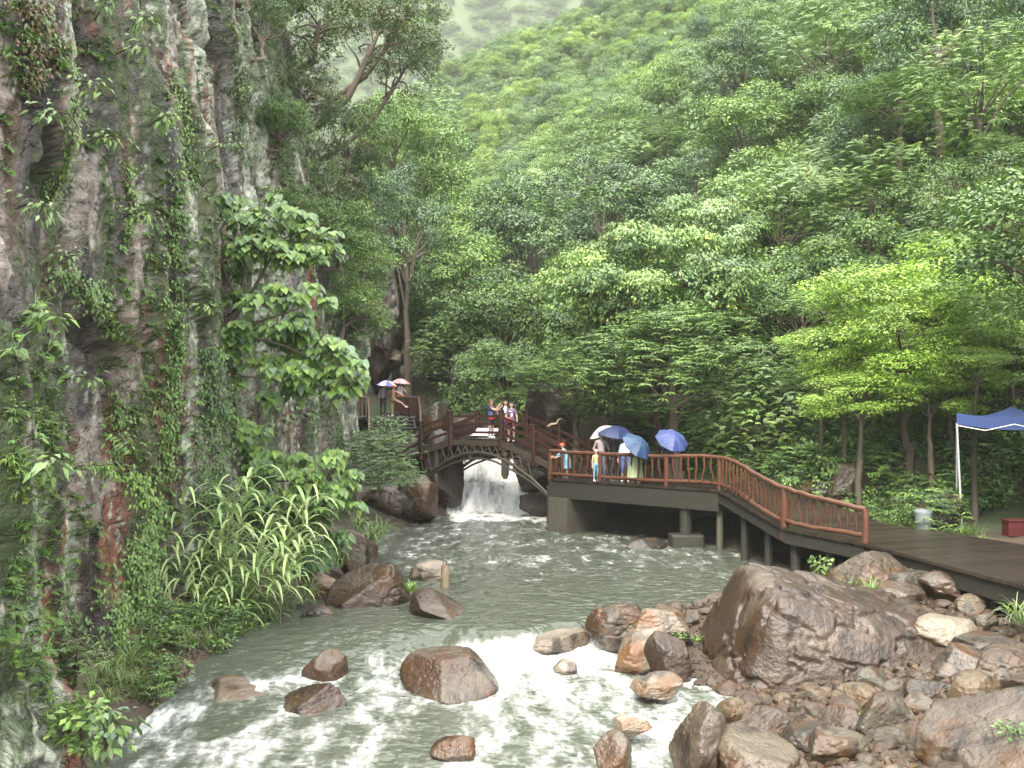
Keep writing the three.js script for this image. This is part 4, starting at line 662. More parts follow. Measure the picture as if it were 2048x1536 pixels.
// reeds with arching striped blades, grass clumps
function reed(label, d, px, py, hpx, seed, lean = 0.2, n = 12, cols = [[0.36, 0.48, 0.16], [0.3, 0.44, 0.12], [0.2, 0.36, 0.08]]) {
  const r = rng(seed), t = thing('giant_reed', label, 'reed', at(px, py, d), 0, 'giant reeds below the cliff'), H = hpx * d / FOCAL, st = new MB(), mb = new MB();
  const path = (f) => V(lean * H * f * f, H * f, 0.1 * H * f * f); st.tube([V(0, -0.25, 0), path(0.25), path(0.5), path(0.75), path(1)], [0.016, 0.014, 0.012, 0.009, 0.005], [0.16, 0.18, 0.07], 5);
  for (let k = 0; k < n; k++) { const f = 0.18 + 0.82 * (k + r()) / n, a = k * 2.4 + r(), p = path(f), c = vary(pick(cols, r), r, 0.2); mb.blade(p, V(Math.cos(a) * 0.8, 0.9, Math.sin(a) * 0.8), V(0, 1, 0.01), 0.8 + 0.55 * r(), 0.09, 2.6 + r(), c, 7, mixc(c, [0.52, 0.58, 0.36], 0.55)); }
  part('stem', st.geo(), leafMat, t); part('leaves', mb.geo(), leafMat, t);
}
[[395, 1245, 250, 0.25], [425, 1250, 285, 0.22], [450, 1245, 270, 0.1], [470, 1240, 290, 0.12], [360, 1230, 235, 0.05], [410, 1255, 180, 0.25], [500, 1245, 190, 0.2], [530, 1235, 165, 0.3], [455, 1255, 150, 0.05], [560, 1225, 130, 0.35], [380, 1255, 130, -0.1], [485, 1255, 120, 0.3], [335, 1235, 150, -0.1], [590, 1200, 190, 0.15], [560, 1190, 200, 0.3], [345, 1262, 120, -0.2], [365, 1275, 100, 0.3], [400, 1275, 95, 0.35], [440, 1275, 90, 0.3], [320, 1258, 90, -0.3]].forEach(([px, py, h, l], k) => reed('pale striped giant reed in the clump at the foot of the cliff', 20.8 - 0.02 * k + (k === 13 || k === 14 ? 1.5 : 0), px, py, h, 60 + k, l, 22));
function tuft(name, label, p, seed, n, len, wid, droop, cols, group, up = 0.9) {
  const r = rng(seed), t = thing(name, label, 'grass', p, 0, group), mb = new MB();
  for (let k = 0; k < n; k++) { const a = r() * 6.28, e = 0.2 + 0.8 * r(); mb.blade(V((r() - 0.5) * len * 0.3, -0.05, (r() - 0.5) * len * 0.3), V(Math.cos(a) * e, up, Math.sin(a) * e), V(0.01, 1, 0), len * (0.6 + 0.6 * r()), wid, droop * (0.7 + 0.6 * r()), vary(pick(cols, r), r, 0.25), 5); }
  part('leaves', mb.geo(), leafMat, t); return t;
}
const gcol = [G.light, G.mid, [0.16, 0.22, 0.09]], gpale = [[0.2, 0.25, 0.13], G.light, [0.15, 0.2, 0.09]];
[[430, 1240, 21], [480, 1265, 20.4], [540, 1240, 21], [575, 1215, 21.8], [520, 1210, 22], [395, 1265, 20.2], [350, 1255, 20], [310, 1275, 19.4], [460, 1215, 21.8], [610, 1195, 22.4], [420, 1290, 19.6], [360, 1300, 19]].forEach(([px, py, d], k) => tuft('grass_clump', 'drooping grey green grass clump under the reeds', at(px, py, d), 90 + k, 70, 0.75, 0.024, 2.6, gpale, 'grass under the reeds'));
[[600, 1050, 26], [640, 1065, 26.5], [650, 1110, 26], [675, 1130, 25.8], [620, 1100, 25], [585, 1080, 25], [740, 1085, 29], [760, 1070, 30], [720, 1060, 30]].forEach(([px, py, d], k) => tuft('grass_clump', 'arching green grass hanging over the shore rocks', at(px, py, d), 120 + k, 70, 0.9, 0.024, 2.8, gcol, 'grass over the shore rocks'));
tuft('grass_clump', 'bright green grass at the foot of the tall brown boulder', at(1700, 1192, 20.4), 140, 90, 0.55, 0.02, 1.8, [G.light, G.lime, G.mid]);
tuft('grass_clump', 'grass beside the tall brown boulder, spilling over stones', at(1745, 1188, 20.5), 141, 60, 0.5, 0.02, 1.8, [G.light, G.mid]);
tuft('grass_clump', 'tall pale arching grass against the dark boardwalk', at(2040, 1240, 17.8), 142, 60, 0.7, 0.025, 2.6, gpale);
tuft('grass_clump', 'lone small tuft between the pale stones', at(1810, 1240, 18.8), 143, 24, 0.22, 0.014, 1.8, [G.light]);
tuft('grass_clump', 'broad bladed bright plant behind the low rock ridge', at(820, 1180, 23.3), 144, 30, 0.4, 0.05, 1.5, [G.light, G.lime]);
tuft('grass_clump', 'grass growing from the great boulder seam', at(1395, 1280, 18.6), 145, 30, 0.2, 0.02, 1.6, [G.light, G.mid]);

// growth along the foot of the cliff down to the water
{ const r = rng(61); let n = 0;
  for (let k = 0; k < 56; k++) { const d = 16.2 + 5 * r(), x = bankL(d) + 0.1 - 1.0 * r(), p = onGround(x, d, 0), i = Math.floor(r() * 3);
    if (i < 2) tuft('grass_clump', 'green grass on the narrow shore under the cliff', p, 700 + k, 46, 0.45 + 0.3 * r(), 0.02, 2.3, [G.light, G.mid, G.olive], 'grass on the cliff shore'); else bush('shore_plant', 'small leafy plant on the narrow shore under the cliff', p, 700 + k, 0.35, 0.5, 44, r() < 0.5 ? 'ovate' : 'lance', 0.1, [G.mid, G.light, G.deep], 'plants on the cliff shore', 4); }
}
[[95, 1400, 13.6], [150, 1420, 13.4], [185, 1380, 14.2], [205, 1350, 14.9], [230, 1330, 15.4], [260, 1320, 15.8], [215, 1400, 13.9], [240, 1365, 14.7], [120, 1450, 12.9], [180, 1450, 13]].forEach(([px, py, d], k) => tuft('grass_clump', 'short grass on the muddy foot of the cliff in the near corner', at(px, py, d), 900 + k, 46, 0.38, 0.018, 2.2, [G.mid, G.light, G.olive], 'grass in the near corner'));
// bushes and weeds set out one by one: built of twigs round their foot
function bush(name, label, p, seed, R, H, n, kind, size, cols, group, stems = 8) {
  const r = rng(seed), t = thing(name, label, 'plant', p, 0, group), mb = new MB(), st = new MB();
  for (let k = 0; k < n; k++) { const e = unit(r), f = Math.sqrt(r()), y = H * (0.1 + 0.9 * r()), w = R * f * Math.sqrt(Math.max(0.1, 1 - (y / H - 0.35) ** 2)); twig(mb, kind, [e[0] * w, y, e[2] * w], [e[0], 0.4, e[2]], r, size * (0.8 + 0.4 * r()), vary(pick(cols, r), r, 0.2)); }
  for (let k = 0; k < stems; k++) { const a = r() * 6.28, w = R * 0.7 * r(), e = V(Math.cos(a) * w, H * (0.7 + 0.25 * r()), Math.sin(a) * w); st.tube([V(0, -0.2, 0), V(e.x * 0.3, e.y * 0.45, e.z * 0.3), e], [0.018, 0.013, 0.006], [0.07, 0.055, 0.04], 4); }
  part('stem', st.geo(), barkMat, t); part('foliage', mb.geo(), leafMat, t); return t;
}
bush('leafy_bush', 'fine leaved grey green bush spilling down beside the stairs', at(760, 985, 37), 201, 1.9, 2.3, 560, 'lance', 0.13, [G.mid, G.pale, G.grey]);
bush('leafy_bush', 'grey green bush over the rusty rock shelf', at(720, 960, 36), 202, 1.4, 1.5, 320, 'lance', 0.13, [G.mid, G.grey]);
bush('leafy_bush', 'twiggy bush in front of the lower steps', at(770, 900, 39.5), 203, 1.1, 1.3, 200, 'ovate', 0.12, [G.mid, G.pale]);
bush('leafy_bush', 'light bush hanging to the pool beside the stairs', at(800, 975, 37.5), 207, 1.1, 1.0, 240, 'lance', 0.12, [G.pale, G.mid]);
bush('leafy_bush', 'leafy shrub in the near corner below the cliff', at(165, 1500, 12.4), 204, 0.42, 0.6, 60, 'ovate', 0.14, [G.mid, G.light]);
bush('leafy_bush', 'broad leaved weed overhanging the stream in the near corner', at(215, 1500, 12.2), 205, 0.4, 0.5, 46, 'broad', 0.13, [G.mid, G.grey]);
bush('leafy_bush', 'low bush at the cliff foot above the near water', at(150, 1345, 14.3), 206, 0.5, 0.5, 60, 'lance', 0.12, [G.mid, G.olive]);
bush('weed', 'bright weed growing among the stones below the great boulder', at(1755, 1465, 15), 211, 0.34, 0.42, 90, 'ovate', 0.075, [G.light, G.lime, G.mid]);
bush('weed', 'small fern at the edge of the broad tan boulder', at(1610, 1490, 14.4), 212, 0.22, 0.16, 24, 'feather', 0.07, [G.light, G.mid]);
bush('weed', 'leafy weed beside the boardwalk posts', at(1640, 1180, 22), 213, 0.3, 0.7, 60, 'ovate', 0.1, [G.light, G.mid]);
bush('weed', 'small green weed behind the dark rust rock', at(1362, 1285, 19), 214, 0.14, 0.18, 26, 'ovate', 0.06, [G.light]);
bush('weed', 'little weed on top of the large dark corner boulder', at(2025, 1480, 12.6), 215, 0.22, 0.2, 34, 'ovate', 0.07, [G.mid, G.deep]);
// shrubs that clothe the bank behind the walkway and the ravine
{
  const r = rng(9), kind = ['ovate', 'lance', 'broad', 'feather'], protos = kind.map((k, i) => { const mb = new MB(), q = rng(70 + i); for (let n = 0; n < (k === 'feather' ? 110 : 260); n++) { const e = unit(q), f = Math.sqrt(q()), y = 1.1 * q(), w = 0.85 * f * Math.sqrt(Math.max(0.1, 1 - (y / 1.1 - 0.35) ** 2)); twig(mb, k, [e[0] * w, y, e[2] * w], [e[0], 0.4, e[2]], q, (k === 'feather' ? 0.1 : 0.13) * (0.8 + 0.4 * q()), vary(pick([G.mid, G.deep, G.light, G.dark], q), q, 0.25)); } return mb.geo(); });
  const stem = new MB(); for (let k = 0; k < 6; k++) stem.tube([V(0, -0.3, 0), V(0.12 * Math.cos(k), 0.4, 0.12 * Math.sin(k)), V(0.4 * Math.cos(k), 0.85, 0.4 * Math.sin(k))], [0.02, 0.014, 0.006], [0.06, 0.048, 0.035], 4); const stemG = stem.geo();
  const what = ['small leaved shrub on the bank behind the walkway', 'narrow leaved shrub on the bank behind the walkway', 'big leaved shrub on the bank behind the walkway', 'ferny shrub on the bank behind the walkway'];
  let n = 0;
  for (let k = 0; k < 900 && n < 120; k++) {
    const d = 25 + 23 * r(), x = (n < 34 ? 10.6 + 2.2 * r() : bankR(d) + 2 + 10 * r()); if (d > 40 && x > 9) continue;
    const g = ground(x, d); if (g < 1.0 || (x > 11.3 && d > 24.5 && d < 31.8) || x > d * 0.56 || (d < 37 && x < Math.max(hillFoot(d) - 2.6, 10.4 - 0.25 * (d - 27))) || spots.some((s) => s[3] && (s[0] - x) ** 2 + (s[1] - d) ** 2 < 1)) continue;
    spots.push([x, d, 0.5, 1]); const i = Math.floor(r() * 4), t = thing('bank_shrub', what[i], 'shrub', V(x, g - 0.1, -d), r() * 6.28, 'shrubs on the bank behind the walkway'); t.scale.setScalar(0.7 + 0.7 * r()); part('stem', stemG, barkMat, t); part('foliage', protos[i], leafMat, t); n++;
  }
  for (let k = 0, m = 0; k < 500 && m < 60; k++) { const d = 28.4 + 6.5 * r(), x = 9.2 + 8 * r(), i = Math.floor(r() * 4); if (x < 10.4 - 0.3 * (d - 27) + 0.9 || (d < 31.4 && x > 12.2) || x > d * 0.55 || spots.some((s) => s[3] && (s[0] - x) ** 2 + (s[1] - d) ** 2 < 0.6)) continue; spots.push([x, d, 0.5, 1]); m++; const t = thing('bank_shrub', what[i].replace('on the bank behind the walkway', 'at the foot of the slope near the blue canopy'), 'shrub', V(x, ground(x, d) - 0.1, -d), r() * 6.28, 'shrubs at the foot of the slope'); t.scale.setScalar(0.6 + 0.7 * r()); part('stem', stemG, barkMat, t); part('foliage', protos[i], leafMat, t); }
  for (let k = 0; k < 16; k++) { const d = 25.5 + 6 * r(), x = 10.2 + 0.55 * (31 - d) * r() + 5.5 * r() * r(); if (x > d * 0.54 || x < 10.4 - 0.5 * (d - 27)) continue; tuft('grass_clump', 'grass tuft on the flat ground behind the boardwalk', onGround(x, d), 800 + k, 40, 0.5, 0.02, 2, [G.mid, G.light, G.olive], 'grass behind the boardwalk'); }
  for (let k = 0, m = 0; k < 400 && m < 46; k++) { const d = 47.5 + 12 * r(), x = -3.6 + 10 * r(), g = ground(x, d), i = Math.floor(r() * 4); if (spots.some((s) => s[3] && (s[0] - x) ** 2 + (s[1] - d) ** 2 < 0.8)) continue; spots.push([x, d, 0.5, 1]); m++; const t = thing('ravine_shrub', ['small leaved', 'narrow leaved', 'big leaved', 'ferny'][i] + ' shrub in the ravine behind the bridge', 'shrub', V(x, g - 0.1, -d), r() * 6.28, 'shrubs in the ravine behind the bridge'); t.scale.setScalar(0.9 + 0.9 * r()); part('stem', stemG, barkMat, t); part('foliage', protos[i], leafMat, t); }
  // the undergrowth of the wood
  const list = [[], [], [], []];
  for (let k = 0; k < 2400; k++) { const d = 24 + 75 * Math.pow(r(), 1.3), x = hillFoot(d) - (d > 47 ? 3 : 1) + (d * 0.55 + 2 - hillFoot(d)) * r(), s = 0.6 + 0.9 * r(); if (x < 17.2 && x > 11 && d > 24 && d < 31.8) continue; list[k & 3].push(new THREE.Matrix4().compose(V(x, ground(x, d) - 0.15, -d), new THREE.Quaternion().setFromAxisAngle(V(0, 1, 0), r() * 6.28), V(s, s * 0.8, s))); }
  const root = new THREE.Group(); root.name = 'undergrowth'; root.userData = { kind: 'stuff', label: 'green undergrowth covering the floor of the wood', category: 'undergrowth' }; scene.add(root);
  list.forEach((l, i) => { const im = new THREE.InstancedMesh(protos[i], leafMat, l.length); im.name = 'undergrowth_plants'; im.userData.kind = 'stuff'; l.forEach((m, k) => { im.setMatrixAt(k, m); const v = 0.75 + 0.6 * hash(k, i); im.setColorAt(k, C(v, v, v)); }); im.castShadow = im.receiveShadow = true; root.add(im); });
  // small tufts in the cracks of the cliff and along its foot
  const q = new MB(), qr = rng(4); for (let k = 0; k < 16; k++) { const a = qr() * 6.28, e = 0.3 + 0.7 * qr(); k % 2 ? q.blade(V(0, 0, 0), V(Math.cos(a) * e, 0.8, Math.sin(a) * e), V(0.01, 1, 0), 0.26 * (0.6 + 0.6 * qr()), 0.014, 2.4, vary(pick([G.light, G.mid, G.olive], qr), qr), 4) : q.leaf((qr() - 0.5) * 0.1, 0.08 * qr(), (qr() - 0.5) * 0.1, ...nrm([Math.cos(a), -0.1, Math.sin(a)]), 0.1, 1, 0.1, 0.12, 0.06, vary(pick([G.mid, G.light, G.deep], qr), qr)); }
  const cl = []; for (let k = 0; k < 9000 && cl.length < 1700; k++) { const px = 800 * r(), py = 1500 * Math.pow(r(), 0.85), w = fbm(px * 0.012, py * 0.004, 3.9, 3); if (w < 0.48) continue; const p = cliffHit(px, py); if (!p) continue; const s = (0.5 + 1.1 * r()) * (py > 1100 ? 0.9 : 1); cl.push(new THREE.Matrix4().compose(p, new THREE.Quaternion().setFromEuler(new THREE.Euler(0.3 * r(), r() * 6.28, -0.5 * r())), V(s, s, s))); }
  const im = new THREE.InstancedMesh(q.geo(), leafMat, cl.length); im.name = 'cliff_undergrowth'; im.userData = { kind: 'stuff', label: 'small tufts of grass and leaves in the cracks of the cliff', category: 'undergrowth' }; cl.forEach((m, k) => { im.setMatrixAt(k, m); const v = 0.7 + 0.7 * hash(k, 2), b = hash(k, 6) > 0.93 ? 1.35 : 1; im.setColorAt(k, C(v * b, v, v)); }); im.castShadow = im.receiveShadow = true; scene.add(im);
}
// ------------------------------------------------------------------ bridge, stairs, walkway
const woodTex = texture(256, 512, (u, v) => { const g = 0.62 + 0.5 * (tileNoise(u, v * 0.25, 16, 3) - 0.5) + 0.5 * (tileNoise(u * 1, v, 8, 5, 0.7) - 0.5); return [g, g, g]; });
const paintMat = new THREE.MeshStandardMaterial({ color: C(0.046, 0.018, 0.013), map: tiled(speckTex, 0.7), roughness: 0.42, bumpMap: tiled(woodTex, 0.5), bumpScale: 0.006 });
const logMat = new THREE.MeshStandardMaterial({ color: C(0.115, 0.046, 0.026), map: tiled(speckTex, 0.5), roughness: 0.38, bumpMap: tiled(grainTex, 0.35), bumpScale: 0.012 });
const steelMat = new THREE.MeshStandardMaterial({ color: C(0.052, 0.042, 0.03), map: tiled(speckTex, 0.6), roughness: 0.6 });
const plankMats = [0.8, 1, 1.25].map((k) => new THREE.MeshStandardMaterial({ color: C(0.036 * k, 0.027 * k, 0.022 * k), map: tiled(speckTex, 0.9), roughness: 0.26, bumpMap: tiled(woodTex, 0.4), bumpScale: 0.008 }));
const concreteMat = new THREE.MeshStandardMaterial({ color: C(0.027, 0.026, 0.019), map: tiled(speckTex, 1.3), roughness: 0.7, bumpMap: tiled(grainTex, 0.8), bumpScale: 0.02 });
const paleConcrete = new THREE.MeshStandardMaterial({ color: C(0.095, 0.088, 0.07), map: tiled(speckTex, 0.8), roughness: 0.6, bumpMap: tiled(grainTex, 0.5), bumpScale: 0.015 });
function bar(a, b, w, h, bev = 0.008) {                            // a square bar from a to b
  const d = V().subVectors(b, a), L = d.length(), g = boxGeo(w, h, L, bev); g.translate(0, 0, L / 2);
  const q = new THREE.Quaternion().setFromRotationMatrix(new THREE.Matrix4().lookAt(b, a, V(0, 1, 0.001))); return g.applyQuaternion(q).translate(a.x, a.y, a.z);
}
function rod(pts, r, seg = 7, jig = 0) { return new MB().tube(pts, r, [1, 1, 1], seg, jig).geo(); }
function slabGeo(a, b, c, d, th) {                                 // a board with four top corners (anticlockwise seen from above) and a thickness
  const mb = new MB(), top = [a, b, c, d], k = [1, 1, 1], T = top.map((p) => mb.vert(p.x, p.y, p.z, k, p.x, p.z)), B = top.map((p) => mb.vert(p.x, p.y - th, p.z, k, p.x, p.z));
  mb.quad(T[0], T[1], T[2], T[3]); mb.quad(B[3], B[2], B[1], B[0]);
  for (let i = 0; i < 4; i++) { const j = (i + 1) % 4, p = top[i], q = top[j], L = p.distanceTo(q), e = [mb.vert(p.x, p.y, p.z, k, 0, 0), mb.vert(q.x, q.y, q.z, k, L, 0), mb.vert(q.x, q.y - th, q.z, k, L, th), mb.vert(p.x, p.y - th, p.z, k, 0, th)]; mb.quad(e[3], e[2], e[1], e[0]); }
  return mb.geo();
}
{
  const B = thing('arched_bridge', 'red brown arched footbridge with square posts over the waterfall', 'bridge', V(-1.53, -0.08, -41.5), -0.644);
  const W = 1.8, yd = table([[-5.3, 1.95], [-4.7, 2.25], [-3, 2.93], [-1.35, 3.38], [0, 3.42], [1.35, 3.38], [3, 2.82], [4.4, 2.22], [5.3, 1.95]]);
  for (let k = 0; k < 52; k++) { const t = -5.2 + 0.203 * k, p = part('plank', boxGeo(0.19, 0.05, W, 0.006), plankMats[k % 3], B); p.position.set(t + 0.1, yd(t + 0.1) - 0.025, -W / 2); p.rotation.z = Math.atan2(yd(t + 0.2) - yd(t), 0.2); }
  const posts = [-4.7, -3, -1.35, 1.35, 3, 4.5];
  const rise = table([[-3.1, 1.35], [-2.4, 1.95], [-1.5, 2.48], [-0.6, 2.76], [0.2, 2.84], [1.0, 2.74], [2.0, 2.36], [2.9, 1.85], [3.7, 1.25]]);
  for (const z of [0, -W]) {
    for (let k = 0; k < 5; k++) { const a = [-5.2, -3, -1.35, 1.35, 3][k], b = [-3, -1.35, 1.35, 3, 5.2][k]; part('side_beam', bar(V(a, yd(a) - 0.16, z), V(b, yd(b) - 0.16, z), 0.1, 0.22), steelMat, B); }
    for (const t of posts) { const p = part('post', boxGeo(0.17, 1.62, 0.17, 0.015, 0, 0.81, 0), paintMat, B); p.position.set(t, yd(t) - 0.48, z); const c = part('post_cap', boxGeo(0.21, 0.06, 0.21, 0.015), paintMat, p); c.position.y = 1.65; }
    for (let k = 0; k < posts.length - 1; k++) for (const h of [0.94, 0.62, 0.28]) { const a = posts[k] + 0.06, b = posts[k + 1] - 0.06; part('rail', bar(V(a, yd(a) + h, z), V(b, yd(b) + h, z), 0.07, 0.1), paintMat, B); }
    for (const [dy, r] of [[0, 0.065], [-0.24, 0.045]]) { const pts = []; for (let k = 0; k <= 24; k++) { const t = lerp(-3.1, 3.7, k / 24); pts.push(V(t, rise(t) + dy * (0.3 + 0.7 * Math.min(1, (1 - Math.abs(t - 0.3) / 3.4) * 2)), z)); } part('arch_rib', rod(pts, r, 8), steelMat, B); }
    for (let k = 0; k < 15; k++) { const t = -2.8 + 0.41 * k, y0 = rise(t), y1 = yd(t) - 0.26; if (y1 - y0 < 0.12) continue; for (const s of [-1, 1]) { const u = t + s * Math.min(0.26, (y1 - y0) * 0.6); part('strut', rod([V(t, y0, z), V(lerp(t, u, 0.55), lerp(y0, y1, 0.5), z), V(u, yd(u) - 0.26, z)], 0.028, 6), steelMat, B); } }
  }
  for (const t of [-2, 0.2, 2.2]) part('cross_beam', bar(V(t, rise(t), 0), V(t, rise(t), -W), 0.08, 0.08), steelMat, B);
  // abutments
  part('abutment', boxGeo(1.1, 3.0, W + 0.3, 0.04, -3.7, 0.4, -W / 2), concreteMat, B); part('abutment', boxGeo(1.0, 2.6, W + 0.3, 0.04, 4.2, 0.3, -W / 2), concreteMat, B);
  // a pale cloth left on the deck against the far railing
  const cl = sheet(22, 12, (i, j) => { const u = i / 21, v = j / 11; return [lerp(-0.62, 0.62, u), 0.05 + 0.32 * v * v + 0.03 * noise(u * 6, v * 4, 1.5), -0.6 * v - 0.05 * noise(u * 5, v * 3, 7.5)]; });
  const c = solo('pale_cloth', cl, new THREE.MeshStandardMaterial({ color: C(0.62, 0.57, 0.66), roughness: 0.8, side: THREE.DoubleSide }), 'pale lilac cloth draped on the bridge deck against the far railing', 'cloth');
  c.rotation.y = -0.644; c.position.copy(V(-0.65, 3.43, -1.1).applyAxisAngle(V(0, 1, 0), -0.644).add(B.position));
}
{ // stairway and landing
  const S = thing('stairway', 'wet plank stairway climbing from the bridge to the upper landing', 'stairs', V(-5.05, 2.2, -45.1), 0.2), N = 12, rise = 2.0 / N, run = 0.4;
  for (let k = 0; k < N; k++) { const s = part('step', boxGeo(2.1, 0.09, run + 0.03, 0.012), plankMats[k % 3], S); s.position.set(0, rise * (k + 1) - 0.045, -run * (k + 0.5)); }
  part('side_string', bar(V(-1.05, 0.0, 0), V(-1.05, 2.0 - 0.05, -run * N), 0.12, 0.3), concreteMat, S); part('side_string', bar(V(1.05, 0.0, 0), V(1.05, 2.0 - 0.05, -run * N), 0.12, 0.3), concreteMat, S);
  for (let k = 0; k < 14; k++) { const s = part('landing_plank', boxGeo(3.6, 0.07, 0.29, 0.01), plankMats[k % 3], S); s.position.set(-0.5, 1.965, -run * N - 0.15 - 0.3 * k); }
  part('foundation', boxGeo(3.4, 3.2, 3.9, 0.05, -0.5, 0.3, -run * N - 2.1), concreteMat, S);
  part('foundation', boxGeo(2.0, 2.4, 3.2, 0.05, 0, -0.55, -run * N + 1.2), concreteMat, S);
  const railing = (label, pts, seed) => {                          // picket railing with a bent log handrail
    const R = thing('picket_railing', label, 'railing', S.position, 0.2), r = rng(seed), top = new THREE.CatmullRomCurve3(pts), L = top.getLength(), n = Math.round(L / 0.17);
    part('handrail', rod(top.getPoints(26).map((p, k) => V(p.x, p.y + 0.012 * Math.sin(k * 1.7), p.z)), 0.055, 8, 0.12), logMat, R);
    for (let k = 1; k < n; k++) { const p = top.getPoint(k / n), h = 0.86; const b = part('picket', boxGeo(0.12, h, 0.035, 0.008), logMat, R); b.position.set(p.x, p.y - h / 2 - 0.03, p.z); b.rotation.y = r() * 0.3; }
    for (const f of [0, 0.5, 1]) { const p = top.getPoint(f); part('post', rod([V(p.x, p.y - 1.1, p.z), V(p.x + 0.02, p.y - 0.5, p.z), V(p.x, p.y + 0.02, p.z)], [0.075, 0.07, 0.065], 8, 0.15), logMat, R); }
  };
  railing('picket railing with a bent log handrail along the open side of the stairs', [V(1.12, 0.95, -0.3), V(1.18, 1.6, -1.9), V(1.3, 2.5, -3.6), V(1.35, 2.98, -4.7)], 3);
  railing('brown picket railing on the landing behind the umbrellas', [V(1.3, 2.98, -4.9), V(1.0, 3.0, -6.0), V(0.4, 3.02, -7.4)], 4);
  railing('brown picket railing on the landing below the heart leaved bough', [V(-2.4, 2.95, -5.0), V(-1.8, 2.97, -4.95), V(-1.15, 2.95, -4.9)], 5);
  railing('low log railing curving down among the bushes beside the stairs', [V(-1.15, 2.9, -4.8), V(-1.2, 2.1, -3.0), V(-1.25, 1.2, -1.2), V(-0.9, 0.75, 0.0)], 6);
  const sg = thing('yellow_sign', 'small yellow and blue sign board on the landing below the leaves', 'sign', at(690, 826, 48.5)); part('board', boxGeo(0.42, 0.62, 0.04, 0.01, -0.06, 0.42, 0), new THREE.MeshStandardMaterial({ color: C(0.62, 0.47, 0.03), roughness: 0.5 }), sg); part('edge_panel', boxGeo(0.12, 0.62, 0.04, 0.01, 0.22, 0.42, 0), new THREE.MeshStandardMaterial({ color: C(0.04, 0.12, 0.4), roughness: 0.5 }), sg); part('post', rod([V(0, -1.2, -0.04), V(0, 0.5, -0.04)], 0.04), logMat, sg);
}
